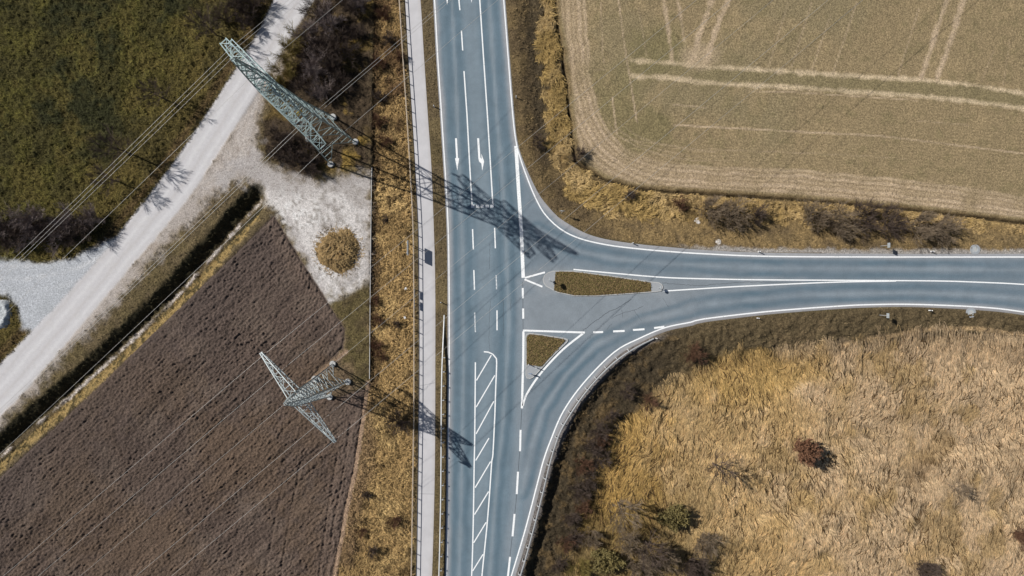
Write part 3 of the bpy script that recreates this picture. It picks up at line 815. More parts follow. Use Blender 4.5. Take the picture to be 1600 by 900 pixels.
ZM = 0.006
band('edge_line', L_left, 1.7, ZM, M_paint, road)
cut = min(range(len(L_north)), key=lambda i: abs(L_north[i][1] - 236) + (1e3 if L_north[i][0] > 830 else 0))
band('edge_line', L_north[:cut + 1], 1.7, ZM, M_paint, road)
band('edge_line', L_north[cut:], 2.0, ZM, M_paint, road)
band('edge_line', L_south, 2.0, ZM, M_paint, road)
band('wide_line', [(806.2, 228), (810.5, 300), (814.6, 360), (817.6, 434)], 5.4, ZM + .002, M_paint, road)
band('arrowhead_line', [(820.5, 434), (851.5, 425.5)], 2.7, ZM, M_paint, road)
band('arrowhead_line', [(819.5, 436.5), (847.5, 448)], 2.7, ZM, M_paint, road)
band('centre_line', spline([(896, 421), (960, 427), (1040, 433.6), (1120, 436), (1200, 437.3), (1360, 438.2), (1467, 439), (1530, 441), (1600, 444.4), (1760, 456)], 12), 1.9, ZM, M_paint, road)
band('centre_line', spline([(1037, 454.8), (1100, 450.8), (1167, 446.9), (1300, 441), (1400, 439.2)], 12), 1.9, ZM - .002, M_paint, road)
for a in ([(816.8, 450), (817, 466)], [(817.4, 482), (817.6, 498)], [(813.4, 671.6), (812.6, 705)], [(809.4, 737), (807.4, 772)], [(804, 803), (800.8, 838)], [(797, 870), (793, 906)], [(789, 936), (784, 970)]):
    band('broken_line_dash', a, 3.0, ZM, M_paint, road)
band('triangle_line', [(817.2, 516.3), (914, 519.6)], 2.9, ZM, M_paint, road)
band('triangle_line', [(817.9, 517.9), (817.6, 560), (815.5, 638)], 3.4, ZM, M_paint, road)
band('triangle_line', spline([(911, 521), (886, 540.5), (869, 556.5), (848, 579.5), (832, 601), (820.5, 621), (817, 634)], 5), 3.0, ZM, M_paint, road)
for a in ([(926.8, 519.2), (942.4, 518.8)], [(958, 517.8), (976, 517)], [(989, 515.6), (1007, 514.4)], [(1022, 512.6), (1038, 510.4)]):
    band('give_way_dash', a, 3.0, ZM + .002, M_paint, road)
for a in ([(708, -170), (709.5, -120)], [(711, -75), (713.5, -44)], [(715.5, -16), (718.6, 16)], [(721, 48), (723, 79)], [(738.4, 358), (739.6, 389.6)], [(740.4, 422), (741.4, 453)], [(772.8, 356), (774, 388)], [(776.6, 485), (776.6, 516)]):
    if a[0][1] > -125: band('lane_dash', a, 1.9, ZM, M_paint, road)
for a in ([(741.7, 488), (742.7, 519)], [(775.2, 430), (776, 452)]):
    band('lane_dash', a, 1.7, ZM, M_paint_worn, road)
band('lane_line', [(725, 111), (729.7, 180), (734, 260), (737.6, 320)], 1.9, ZM, M_paint, road)
band('lane_line', [(741, -125), (749.6, 0), (755.5, 90), (761.6, 180), (766.5, 260), (770, 319)], 1.9, ZM, M_paint, road)
for x0 in (736.1, 743.6, 751.2, 758.7, 766.2):
    flat_poly('waiting_line_block', [(x0, 319.9), (x0 + 5.3, 319.5), (x0 + 5.3, 324.3), (x0, 324.7)], ZM + .002, M_paint, road)
band('hatch_border', spline([(742.8, 566), (742.4, 620), (741.5, 700), (741, 720), (739.4, 820), (737, 900), (732, 1010)], 20), 1.9, ZM, M_paint, road)
band('hatch_border', spline([(756, 549.6), (763, 550.2), (770, 553.5), (774.6, 559), (776, 567), (774.4, 610), (773, 652), (770, 712), (768.4, 720), (765, 770), (761, 820), (757, 860), (753, 900), (743, 1010)], 4), 1.9, ZM, M_paint, road)
for a in ([(767.6, 555), (744.4, 594.4)], [(773.2, 586.4), (744, 636)], [(771.5, 627), (743.8, 678)], [(764, 684.5), (743.2, 719.5)], [(766.6, 721), (742.4, 762)], [(763.4, 768), (741.4, 804)], [(759.6, 816), (740.2, 848)], [(754.8, 866), (738.6, 892)], [(749.5, 916), (736, 940)]):
    band('hatch_stripe', a, 1.7, ZM - .002, M_paint, road)
def straight_arrow(dx, dy):
    flat_poly('straight_arrow', [(x + dx, y + dy) for x, y in ((711, 216), (713.9, 216), (715.6, 247), (717.4, 247), (714.6, 266.6), (711, 247.2), (712.8, 247))], ZM, M_paint, road)
def turn_arrow(dx, dy):
    flat_poly('turn_arrow', [(x + dx, y + dy) for x, y in ((745.6, 216), (748.6, 216), (750.6, 246), (752.6, 248.6), (752, 240), (756.4, 252), (753.6, 267), (752.2, 255.5), (748.6, 252.5), (747.4, 247))], ZM, M_paint, road)
straight_arrow(0, 0); straight_arrow(-15.8, -259); turn_arrow(0, 0); turn_arrow(-17, -262.5)
# tar joints and cracks
ZC = 0.003
def wobble(pts, amp=0.7, step=3):
    q = spline(pts, step); r = random.Random(int(pts[0][0] * 7 + pts[0][1]))
    return [(x + r.uniform(-amp, amp), y + r.uniform(-amp, amp)) for x, y in q]
band('joint', [(816.8, 440), (817.3, 515)], 0.55, ZC, M_tar, road)
band('joint', [(815.2, 640), (811.6, 710), (806, 788), (797.6, 862), (790, 930)], 0.6, ZC, M_tar, road)
for pts, w in (([(986, 468), (965, 481), (949.5, 488), (930, 502), (910, 517)], .6), ([(956, 497.5), (971, 490), (991, 484.5), (1005, 478)], .45), ([(971.5, 484), (972.5, 496)], .4),
               ([(990, 484), (997, 494), (1002, 501)], .35), ([(1034, 442), (1090, 446), (1130, 443), (1183, 440.7), (1233, 442), (1300, 440.5)], .5), ([(786.3, 466), (786.6, 525)], .5), ([(798, 466), (798, 486)], .35),
               ([(765.5, 380), (765, 410), (764.6, 420)], .35), ([(766, 470), (764, 520), (766, 560)], .3), ([(779.8, 275), (782, 330)], .35), ([(955, 506), (948, 514)], .35), ([(1035, 466), (1045, 480)], .3)):
    band('crack', wobble(pts), w, ZC, M_tar, road)
band('joint', [(655, 771.5), (678.5, 772)], .35, ZC, M_tar, path)
band('joint', [(656, 603), (680, 598)], .3, ZC, M_tar, path)

# ---------------------------------------------------------------- traffic islands
def island(name, outer, grass, label):
    root = empty(name, W((sum(p[0] for p in outer) / len(outer), sum(p[1] for p in outer) / len(outer)), 0.0))
    off = root.location
    tag(root, label, 'traffic island')
    def shift(o):
        o.parent = root; o.location = -off
    # kerb ring
    n = len(outer); cx = sum(p[0] for p in outer) / n; cy = sum(p[1] for p in outer) / n
    inner = []
    for i in range(n):
        a = np.array(outer[i - 1]); b = np.array(outer[i]); c = np.array(outer[(i + 1) % n]); t = c - a; t = t / np.linalg.norm(t); q = np.array((-t[1], t[0]))
        if np.dot(q, np.array((cx, cy)) - b) < 0: q = -q
        inner.append(tuple(b + q * 1.3))
    v = []; f = []
    for p, q in zip(outer, inner):
        v += [W(p, 0.0), W(p, 0.11), W(q, 0.11), W(q, 0.02)]
    for i in range(n):
        j = (i + 1) % n
        for k in range(3):
            f.append((4 * i + k, 4 * j + k, 4 * j + k + 1, 4 * i + k + 1))
    me = bpy.data.meshes.new('kerb'); me.from_pydata([tuple(p) for p in v], [], f); me.update()
    me.materials.append(M_kerb); shift(link('kerb', me))
    def pc(x, y):
        c = np.empty(x.shape + (3,)); c[:] = (0.37, 0.385, 0.40); return c
    shift(slab('paving', inner, 0.095, 3, M_paver, pc, 0.08, kind=None))
    def gc(x, y):
        nm = fbm(x, y, 9, 3, 91); c = np.empty(x.shape + (3,)); c[:] = (0.12, 0.086, 0.046)
        return mixc(c, ss(-.3, .6, nm), (0.16, 0.115, 0.058))
    shift(slab('turf', grass, 0.125, 2, M_verge, gc, 0.06, kind=None))
    # tufts standing on the turf
    xs = [p[0] for p in grass]; ys = [p[1] for p in grass]
    N = int((max(xs) - min(xs)) * (max(ys) - min(ys)) * 1.1)
    X = rng.uniform(min(xs), max(xs), N); Y = rng.uniform(min(ys), max(ys), N); k = sdf(X, Y, grass) < -0.8
    X, Y = X[k], Y[k]; m = len(X)
    t = np.array((0.21, 0.15, 0.07)) * rng.uniform(0.4, 1.5, (m, 1))
    t[rng.random(m) < .3] = (0.13, 0.115, 0.04)
    o = ribbons('grass', X, Y, np.full(m, 0.12), rng.uniform(0, 6.28, m), rng.uniform(.14, .34, m), rng.uniform(.06, .16, m), rng.uniform(.04, .08, m), t, 2)
    tag(o, kind='stuff'); shift(o)
    return root

def ribbons(name, px, py, z, ang, L, H, Wd, tint, nseg=3, curl=None, mat=None, droop=0.55, label=None):
    """curved blades: they rise from the root and lie over along ang"""
    n = len(px)
    t = np.linspace(0, 1, nseg + 1)
    X = (np.asarray(px) - 800) * S; Y = (450 - np.asarray(py)) * S
    curl = np.zeros(n) if curl is None else curl
    V = np.empty((n, nseg + 1, 2, 3), dtype=np.float32)
    prof = np.sin(np.pi * (0.06 + droop * t * 1.45)); prof = prof - prof[0]; prof = prof / max(1e-6, prof.max())
    cx = X.copy(); cy = Y.copy()
    for i in range(nseg + 1):
        a = ang + curl * t[i]
        if i > 0:
            cx = cx + np.cos(a) * L / nseg; cy = cy + np.sin(a) * L / nseg
        w = Wd * (1.0 - 0.85 * t[i] ** 1.6) * 0.5
        sx = -np.sin(a) * w; sy = np.cos(a) * w
        zz = z + H * prof[i]
        V[:, i, 0, 0] = cx + sx; V[:, i, 0, 1] = cy + sy; V[:, i, 0, 2] = zz
        V[:, i, 1, 0] = cx - sx; V[:, i, 1, 1] = cy - sy; V[:, i, 1, 2] = zz + 0.12 * Wd
    base = np.arange(n)[:, None] * (2 * (nseg + 1)) + (2 * np.arange(nseg))[None, :]
    F = np.stack([base, base + 1, base + 3, base + 2], -1).reshape(-1, 4)
    tt = np.repeat(tint, 2 * (nseg + 1), axis=0)
    me = fast_mesh(name, V.reshape(-1, 3), F, mat or M_blade, tt, smooth=True)
    o = link(name, me)
    if label: tag(o, label, kind='stuff')
    return o

def roundcap(p, q, bulge, n=6):
    """points of a rounded end from p to q, bulging outwards"""
    p = np.array(p, float); q = np.array(q, float); m = (p + q) / 2; r = (p - q) / 2; out = np.array(bulge, float)
    return [tuple(m + r * math.cos(a) + out * math.sin(a)) for a in np.linspace(0.25, math.pi - 0.25, n)]
ISL1 = [(853, 447.5), (849, 442), (848, 436), (850.5, 430), (856, 425.5), (864, 423), (895, 423), (951.7, 430.3), (1016.7, 440), (1029.5, 441.2), (1034.5, 444.5), (1036, 449), (1033, 455), (1018, 456.8), (973, 460), (930, 463), (897.5, 462.8), (871.5, 457.4)]
GR1 = [(868, 424.5), (894, 424.5), (951, 431.8), (1016.5, 441.5), (1017.3, 455.5), (973, 458.6), (930, 461.6), (898, 461.4), (872, 456), (865.5, 453.5)]
island('long_traffic_island', ISL1, GR1, 'long tapering kerbed island with brown grass in the side road')
ISL2 = [(820.8, 526), (822.5, 522), (827, 520), (845, 522.3), (882, 528), (887, 530), (887.6, 532.5), (885.6, 535.4), (868, 552.5), (849, 573), (833, 590), (828, 592), (823, 591), (821.3, 587)]
GR2 = [(822.8, 527), (824.5, 523.8), (828.5, 522), (845, 524), (880, 529.6), (884.3, 532.2), (867, 549.5), (846.5, 572.5), (823, 569.5)]
island('triangular_traffic_island', ISL2, GR2, 'small triangular kerbed island with brown grass beside the turning lane')

# ---------------------------------------------------------------- lattice pylons and their wires
unit_bar = {}
def bar_obj(name, p0, p1, w, mat, parent):
    key = mat.name
    if key not in unit_bar:
        b = MB(); b.box((0, 0, .5), (1, 1, 1)); unit_bar[key] = b.mesh('steel_bar', mat)
    o = link(name, unit_bar[key], parent)
    p0 = Vector(p0); p1 = Vector(p1); L = (p1 - p0).length
    o.matrix_local = bar_matrix(p0, p1) @ Matrix.Diagonal((w, w, L, 1))
    return o

def insulator_mesh():
    b = MB()
    b.cone((0, 0, 0), (0, 0, -1.35), .03, .03, 6)
    for k in range(7):
        b.cone((0, 0, -.18 - .15 * k), (0, 0, -.25 - .15 * k), .13, .09, 8)
    return b.mesh('insulator', M_glass)
INS = insulator_mesh()
FOOT = None

def pylon(name, base, rot, levels, prof, arms, mat, label, wbrace, wleg, sub=2, plate=None):
    """levels: heights of the panels; prof: (z, half width); arms: list of (z, half length, depth, tip half width, hang points, divisions)"""
    root = empty(name, W(base, 0.0), rot)
    tag(root, label, 'pylon', 'lattice power pylons')
    hw = lambda z: float(np.interp(z, [p[0] for p in prof], [p[1] for p in prof]))
    cs = ((1, 1), (-1, 1), (-1, -1), (1, -1))
    corner = lambda k, z: Vector((cs[k % 4][0] * hw(z), cs[k % 4][1] * hw(z), z))
    for k in range(4):
        b = MB()
        for a, c in zip(levels[:-1], levels[1:]):
            b.bar(corner(k, a), corner(k, c), wleg if a < levels[-1] * .6 else wleg * .75)
        b.build('leg', mat, root)
        f = MB(); p = corner(k, 0)
        f.cone((p.x, p.y, -.4), (p.x, p.y, .35), .48, .42, 12)
        f.build('footing', M_kerb, root)
    for i, (a, c) in enumerate(zip(levels[:-1], levels[1:])):
        for k in range(4):
            j = k + 1
            if i < sub:   # wide lower panels: K bracing with small struts
                m = (corner(k, c) + corner(j, c)) / 2
                bar_obj('brace', corner(k, a), m, wbrace, mat, root); bar_obj('brace', corner(j, a), m, wbrace, mat, root)
                for q in (0.36, 0.68):
                    zz = a + (c - a) * q
                    bar_obj('brace', corner(k, zz), corner(k, a).lerp(m, q), wbrace * .7, mat, root)
                    bar_obj('brace', corner(j, zz), corner(j, a).lerp(m, q), wbrace * .7, mat, root)
            elif i < len(levels) - 2:
                bar_obj('brace', corner(k, a), corner(j, c), wbrace, mat, root); bar_obj('brace', corner(j, a), corner(k, c), wbrace, mat, root)
            else:
                bar_obj('brace', corner(k, a), corner(j, c), wbrace * .8, mat, root)
            if hw(c) > .25:
                bar_obj('brace', corner(k, c), corner(j, c), wbrace * .9, mat, root)
    hang_pts = []
    for (z, A, dz, tipw, hangs, div) in arms:
        ch = MB(); br = []
        for s in (1, -1):
            h0 = hw(z); h1 = hw(z + dz)
            tip = lambda y: Vector((s * A, y * tipw, z + .12))
            for y in (1, -1):
                ch.bar((s * h0, y * h0, z), tip(y), wbrace * 1.35)
                ch.bar((s * h1, y * h1, z + dz), tip(y) + Vector((0, 0, .2)), wbrace * 1.25)
            ch.bar(tip(1), tip(-1), wbrace * 1.3)
            prev = None
            for q in range(div + 1):
                t = q / div
                B = [Vector((s * h0, y * h0, z)).lerp(tip(y), t) for y in (1, -1)]
                T = [Vector((s * h1, y * h1, z + dz)).lerp(tip(y) + Vector((0, 0, .2)), t) for y in (1, -1)]
                if q not in (0, div):
                    br.append((B[0], B[1])); br.append((T[0], T[1])); br.append((B[0], T[0])); br.append((B[1], T[1]))
                if prev:
                    pb, pt = prev; e = q % 2
                    br.append((pb[e], B[1 - e])); br.append((pt[1 - e], T[e])); br.append((pb[0], T[0]) if e else (pt[0], B[0])); br.append((pb[1], T[1]) if e else (pt[1], B[1]))
                prev = (B, T)
        arm = ch.build('crossarm', mat, root)
        for a, c in br:
            bar_obj('brace', a, c, wbrace * .75, mat, arm)
        for x in hangs:
            o = link('insulator', INS, root); o.location = (x, 0, z + .05)
            hang_pts.append((x, z - 1.3))
    if plate:
        b = MB(); b.box((0, 0, 0), (.06, .9, .8)); o = b.build('warning_plate', M_yellow, root); o.location = plate
    return root, hang_pts

R1 = math.radians(-48.0); R2 = math.radians(-50.2)
P1 = (519, 220); P2 = (518, 594)
lev1 = [0, 5.0, 9.0, 12.2, 14.9, 17.2, 19.2, 21.0, 22.8, 24.6, 26.0, 27.3, 28.8, 30.6, 32.4, 34.3]
pyl1, h1 = pylon('lattice_pylon', P1, R1, lev1, [(0, 2.35), (5, 2.0), (13.7, 1.3), (22.8, .92), (27.3, .74), (34.3, .12)],
                 [(22.8, 7.5, 1.8, .48, (-7.3, -3.9, 3.9, 7.3), 6), (27.3, 5.5, 1.5, .4, (-5.3, 5.3), 5)],
                 M_steel1, 'tall green-grey pylon with two crossarms, standing between gravel track and dry grass strip', .066, .15, plate=(1.3, 0.2, 18.4))
lev2 = [0, 3.2, 5.6, 7.5, 9.1, 10.5, 11.7, 12.8, 13.8, 14.8, 15.9, 17.1, 18.4, 19.7]
pyl2, h2 = pylon('lattice_pylon', P2, R2, lev2, [(0, 1.65), (5, 1.3), (10, .98), (14.8, .72), (16.2, .62), (19.7, .10)],
                 [(14.8, 6.9, 1.4, .12, (-6.7, -3.9, 3.9, 6.7), 6)],
                 M_steel2, 'shorter light grey pylon with one crossarm at the edge of the ploughed field', .07, .13)

def wire(root, x, z, slope, label, group, r=0.016):
    pts = []
    for d in np.linspace(-125, 125, 61):
        pts.append(root.matrix_world_calc @ Vector((x, d, z - slope * abs(d) + 0.00032 * d * d)))
    v = []; f = []; n = 5
    for i, p in enumerate(pts):
        for k in range(n):
            a = 2 * math.pi * k / n
            t = (pts[min(i + 1, 60)] - pts[max(i - 1, 0)]).normalized(); sx = t.cross(Vector((0, 0, 1))).normalized(); sz = sx.cross(t)
            v.append(p + sx * (r * math.cos(a)) + sz * (r * math.sin(a)))
    for i in range(len(pts) - 1):
        for k in range(n):
            j = (k + 1) % n
            f.append((i * n + k, i * n + j, (i + 1) * n + j, (i + 1) * n + k))
    c = Vector(pts[30])
    me = bpy.data.meshes.new('power_line'); me.from_pydata([tuple(p - c) for p in v], [], f); me.update(); me.materials.append(M_wire)
    for p in me.polygons: p.use_smooth = True
    o = link('power_line', me); o.location = c
    tag(o, label, 'power line', group)

class RW:  # world matrix of a pylon without waiting for a depsgraph update
    def __init__(s, base, rot): s.matrix_world_calc = Matrix.Translation(W(base, 0)) @ Matrix.Rotation(rot, 4, 'Z')
w1 = RW(P1, R1); w2 = RW(P2, R2)
n1 = ['lower crossarm, upper left end,', 'lower crossarm, inner left hanger,', 'lower crossarm, inner right hanger,', 'lower crossarm, lower right end,', 'upper crossarm, upper left end,', 'upper crossarm, lower right end,']
for (x, z), nm in zip(h1, n1):
    wire(w1, x, z, .082, 'wire hung from the %s of the tall pylon' % nm, 'wires of the tall pylon')
wire(w1, 0, 34.4, .07, 'thin earth wire running over the very top of the tall pylon', 'wires of the tall pylon', .012)
n2 = ['upper left tip', 'inner upper left hanger', 'inner lower right hanger', 'lower right tip']
for (x, z), nm in zip(h2, n2):
    wire(w2, x, z, .070, "wire hung from the %s of the shorter pylon's crossarm" % nm, 'wires of the shorter pylon')
wire(w2, 0, 19.8, .065, 'thin earth wire running over the top of the shorter pylon', 'wires of the shorter pylon', .012)

# ---------------------------------------------------------------- railing and guard rails
def resample(pts, step):
    P = [np.array(p, float) for p in pts]; out = [P[0]]; acc = 0
    for a, b in zip(P[:-1], P[1:]):
        L = np.linalg.norm(b - a); t = step - acc
        while t <= L:
            out.append(a + (b - a) * t / L); t += step
        acc = L - (t - step)
    return [tuple(p) for p in out]

def railing():
    root = empty('railing', W((648, 450), zs((648, 450)))); off = root.location
    tag(root, 'long post and rail railing between footpath and dry grass strip', 'railing')
    pts = resample(RAIL_L, 21.6)
    for h, r in ((1.15, .05), (.6, .045)):
        b = MB(); b.tube([W(p, h) - off for p in resample(RAIL_L, 10.8)], r, 6); b.build('rail', M_rail, root)
    b = MB(); b.box((0, 0, .45), (.09, .09, 1.36)); pm = b.mesh('post', M_rail)
    for p in pts:
        o = link('post', pm, root); o.location = W(p, 0.0) - off
    for y in (458, 475):
        b = MB(); b.box((.07, 0, .86), (.03, 1.15, .42)); b.box((.04, .4, 1.02), (.06, .05, .1)); b.box((.04, -.4, 1.02), (.06, .05, .1))
        o = b.build('panel', M_white, root); o.location = W((648.2, y), 0.0) - off; o['label'] = 'small pale panel fixed to the railing'
def zs(p): return float(zsample(np.array([p[0]]), np.array([p[1]]))[0])
railing()

def guard_rail(line, label, heights, side, post_step=22.0):
    root = empty('guard_rail', W(line[len(line) // 2], 0)); off = root.location
    tag(root, label, 'guard rail', 'guard rails')
    pts = resample(line, 5.5); n = len(pts)
    sec = [(-.02, -.20), (.045, -.14), (.045, -.06), (-.015, 0), (.045, .06), (.045, .14), (-.02, .20), (-.05, .20), (-.05, -.20)]
    v = []; f = []; m = len(sec)
    hh = []
    for i, p in enumerate(pts):
        t = np.array(pts[min(i + 1, n - 1)]) - np.array(pts[max(i - 1, 0)]); t = t / np.linalg.norm(t)
        q = Vector((t[1], t[0], 0)).normalized() * side     # plan normal, towards the road
        s = i / (n - 1); h = heights(p)
        hh.append(h)
        c = W(p, h) - off
        for a, b in sec:
            v.append(c + q * a * 1.5 + Vector((0, 0, b)))
    for i in range(n - 1):
        for k in range(m):
            j = (k + 1) % m
            f.append((i * m + k, i * m + j, (i + 1) * m + j, (i + 1) * m + k))
    me = bpy.data.meshes.new('beam'); me.from_pydata([tuple(p) for p in v], [], f); me.update(); me.materials.append(M_galv)
    link('beam', me, root)
    b = MB(); b.box((0, 0, -.5), (.1, .12, 1.22)); b.box((.17, 0, 0.03), (.26, .10, .2)); pm = b.mesh('post', M_galv)
    pp = resample(line, post_step)
    for i, p in enumerate(pp[:-1]):
        h = heights(p)
        if h < .45: continue
        a = np.array(pp[min(i + 1, len(pp) - 1)]) - np.array(pp[max(i - 1, 0)]); ang = math.atan2(a[0], -a[1]) if False else math.atan2(-a[1], a[0])
        o = link('post', pm, root)
        nrm = Vector((a[1], a[0], 0)).normalized() * side
        o.location = W(p, h) - off - nrm * .32
        o.rotation_euler = (0, 0, math.atan2(nrm.y, nrm.x))
    return root
guard_rail(GUARD_W, 'straight guard rail between footpath verge and main road', lambda p: .72 - .85 * float(ss(590, 492, np.array(p[1]))), 1.0)
guard_rail(GUARD_E, 'curved guard rail round the bend of the turning lane', lambda p: .72 - .5 * float(ss(975, 1023, np.array(p[0]))), -1.0)

# ---------------------------------------------------------------- signs, posts, manholes
def delineator(p, label, h=.85):
    root = empty('delineator_post', W(p, max(zs(p), -.9)))
    tag(root, label, 'delineator post', 'delineator posts')
    b = MB()
    b.cone((0, 0, -.2), (0, 0, h), .085, .07, 6); b.cone((0, 0, h), (0, 0, h + .06), .07, .02, 6)
    b.build('shaft', M_white, root)
    k = MB(); k.cone((0, 0, h - .3), (0, 0, h - .12), .082, .080, 6); band_ = k.build('black_band', M_black, root)
    r = MB(); r.box((.085, 0, h - .21), (.015, .05, .13)); r.build('reflector', M_signback, band_)
delineator((678.5, 167), 'white delineator post on the narrow verge left of the lane arrows')
delineator((806.5, 152.5), 'white delineator post on the verge right of the main road, above the wide line')
delineator((689.5, 472.5), 'white delineator post on the narrow verge just above the guard rail start')
delineator((691, 652), 'white delineator post beside the straight guard rail, near the shadow of the shorter pylon')
delineator((988, 380), 'white delineator post on the north verge above the long island')
delineator((1185, 393.5), 'white delineator post on the stony north edge of the side road')
delineator((1454, 393), 'white delineator post on the stony north edge near the small manhole')
delineator((1183, 497), 'white delineator post on the south verge of the side road, right of the bend')
delineator((1451, 485), 'white delineator post on the south verge near the right manhole')
delineator((1025, 528.5), 'white delineator post at the upper end of the curved guard rail')

def sign(p, name, label, plates, normal_x=True, post_h=2.4, group=None, zb=None, r=.035):
    """plates: (shape, z centre, width, height, face material)"""
    root = empty(name, W(p, zs(p) if zb is None else zb), 0 if normal_x else math.pi / 2)
    tag(root, label, 'road sign', group)
    b = MB(); b.cone((0, 0, -.3), (0, 0, post_h), r, r, 8); b.build('post', M_galv, root)
    for shape, z, w, h, fm in plates:
        b = MB(); f = MB()
        if shape == 'disc':
            b.cone((.045, 0, z), (.075, 0, z), w / 2, w / 2, 24); f.cone((.077, 0, z), (.082, 0, z), w / 2 * .97, w / 2 * .97, 24)
        else:
            b.box((.06, 0, z), (.03, w, h)); f.box((.078, 0, z), (.006, w * .96, h * .96))
        pl = b.build('plate', M_signback, root); f.build('face', fm, pl)
        c = MB(); c.box((.03, 0, z + h * .2), (.06, .1, .05)); c.box((.03, 0, z - h * .2), (.06, .1, .05)); c.build('clamp', M_galv, root)
    return root
sign((1376, 384.5), 'road_sign', 'square sign on a post on the north side of the side road, above its twin', [('rect', 2.05, .66, .66, M_signpale)], group='square signs facing along the side road')
sign((1374.5, 492.3), 'road_sign', 'square sign on a post on the south verge of the side road, below its twin', [('rect', 2.05, .66, .66, M_signpale)], group='square signs facing along the side road')
sign((857, 437.7), 'road_sign', 'post with a large and a small round sign on the long island', [('disc', 2.15, .82, .6, M_signback), ('disc', .85, .5, .4, M_signface)], post_h=2.6, zb=.1)
sign((1028.5, 450), 'road_sign', 'low post with a small round sign on the right end of the long island', [('disc', 1.0, .6, .4, M_signface)], post_h=1.3, zb=.1)
sign((828.3, 583.6), 'road_sign', 'low post with a small round sign at the paved tip of the triangular island', [('disc', .85, .6, .4, M_signface)], False, 1.35, zb=.1)
sign((877, 333), 'road_sign', 'round sign on a post on the grass inside the upper bend', [('disc', 2.15, .82, .6, M_signback)], False, 2.55)
def bollard(p, label):
    root = empty('marker_post', W(p, .1)); tag(root, label, 'marker post', 'white marker posts')
    b = MB(); b.cone((0, 0, -.1), (0, 0, .95), .06, .06, 8); b.cone((0, 0, .95), (0, 0, 1.0), .06, .03, 8); b.build('shaft', M_white, root)
    k = MB(); k.cone((0, 0, .62), (0, 0, .76), .066, .066, 8); k.build('band', M_black, root)
bollard((826, 569), 'slim white marker post next to the left kerb of the triangular island')
bollard((837.5, 574), 'slim white marker post in the middle of the grass edge of the triangular island')

def direction_board():
    root = empty('direction_board', W((640.5, 389), zs((640.5, 389)))); tag(root, 'wide board on two posts standing in the grass behind the railing', 'sign board')
    for y in (.7, -.7):
        b = MB(); b.cone((0, y, -.3), (0, y, 3.2), .05, .05, 8); b.build('post', M_galv, root)
    b = MB(); b.box((.09, 0, 2.68), (.04, 2.05, 1.05)); bd = b.build('board', M_signback, root)
    f = MB()
    f.box((.115, 0, 3.17), (.012, 2.05, .05)); f.box((.115, 0, 2.19), (.012, 2.05, .05)); f.box((.115, 1.0, 2.68), (.012, .05, .93)); f.box((.115, -1.0, 2.68), (.012, .05, .93))
    f.build('frame', M_white, bd)
    for z in (2.4, 2.95):
        c = MB(); c.box((.04, 0, z), (.05, 1.9, .06)); c.build('crossbar', M_galv, root)
direction_board()
def manhole(p, label):
    root = empty('manhole', W(p, -.02)); tag(root, label, 'manhole', 'manholes beside the side road')
    z0 = zs(p)
    def ring(name, r0, r1, za, zb, mat):
        v = []; f = []; n = 28
        for i in range(n):
            a = 2 * math.pi * i / n
            for r, z in ((r1, -.3), (r1, za), (r0, za), (r0, zb)):
                v.append((r * math.cos(a), r * math.sin(a), z))
        for i in range(n):
            j = (i + 1) % n
            for k in range(3): f.append((4 * i + k, 4 * j + k, 4 * j + k + 1, 4 * i + k + 1))
        me = bpy.data.meshes.new(name); me.from_pydata(v, [], f); me.update(); me.materials.append(mat); return link(name, me, root)
    ring('collar', .42, .72, .06, .0, M_paver); ring('frame', .30, .42, .085, .03, M_signback)
    b = MB(); b.cone((0, 0, .0), (0, 0, .075), .3, .3, 24); b.build('cover', M_kerb, root)
    for a in range(4):
        pass
manhole((1523.5, 390), 'round concrete manhole on the stony north edge of the side road')
manhole((1517, 488.5), 'round concrete manhole in the south verge of the side road')

# straight low edging along the gravel lot
def edging():
    b = MB()
    pts = resample([(581, 262), (580.3, 300), (578.6, 440), (577.4, 592)], 22)
    for a, c in zip(pts[:-1], pts[1:]):
        b.bar(W(a, .02), W(c, .02), .07, .12)
    o = b.build('edging', M_conc); tag(o, 'thin straight pale edging between gravel yard and dry grass strip', 'edging')
edging()

# ---------------------------------------------------------------- heaps and small things
def heap(name, p, R, H, tintf, mat, label, cat, seed, groove=False, flat=.25, rg=1.0):
    nr, na = 40, 110
    r = np.linspace(0, 1, nr)[:, None]; a = np.linspace(0, 2 * np.pi, na, endpoint=False)[None, :]
    out = 1 + .06 * np.sin(3 * a + seed) + .04 * np.sin(7 * a + 2 * seed)
    X = p[0] + R * out * r * np.cos(a); Y = p[1] + R * out * r * np.sin(a)
    n1 = fbm(X, Y, R * .35, 4, seed); n2 = np.abs(fbm(X, Y, R * .16, 3, seed + 5)); n3 = fbm(X, Y, 3.0, 2, seed + 9)
    Z = H * (1 - ss(flat, 1.0, r + 0.05 * n1)) + rg * (H * .16 * n1 - H * .17 * n2 + .05 * n3) * ss(1.0, .75, r)
    if groove:
        for k, off in enumerate((16, 20, 25)):
            dd = dist_line(X, Y, [(p[0] + off + 2, p[1] - 14), (p[0] + off - 2, p[1] + 4), (p[0] + off - 14, p[1] + 26)])
            Z = Z - .10 * ss(1.6, .4, dd)
    base = zs(p)
    Z = Z + base - .05 - .12 * ss(.93, 1, r)
    V = np.stack([(X - p[0]) * S, -(Y - p[1]) * S, Z - base], -1).reshape(-1, 3)
    i = np.arange(nr - 1)[:, None]; j = np.arange(na)[None, :]
    F = np.stack([i * na + j, (i + 1) * na + j, (i + 1) * na + (j + 1) % na, i * na + (j + 1) % na], -1).reshape(-1, 4)[:, ::-1]
    T = tintf(n1, n2, n3, r + 0 * a).reshape(-1, 3)
    o = link(name, fast_mesh(name, V, F, mat, T, smooth=True)); o.location = W(p, base)
    tag(o, label, cat)
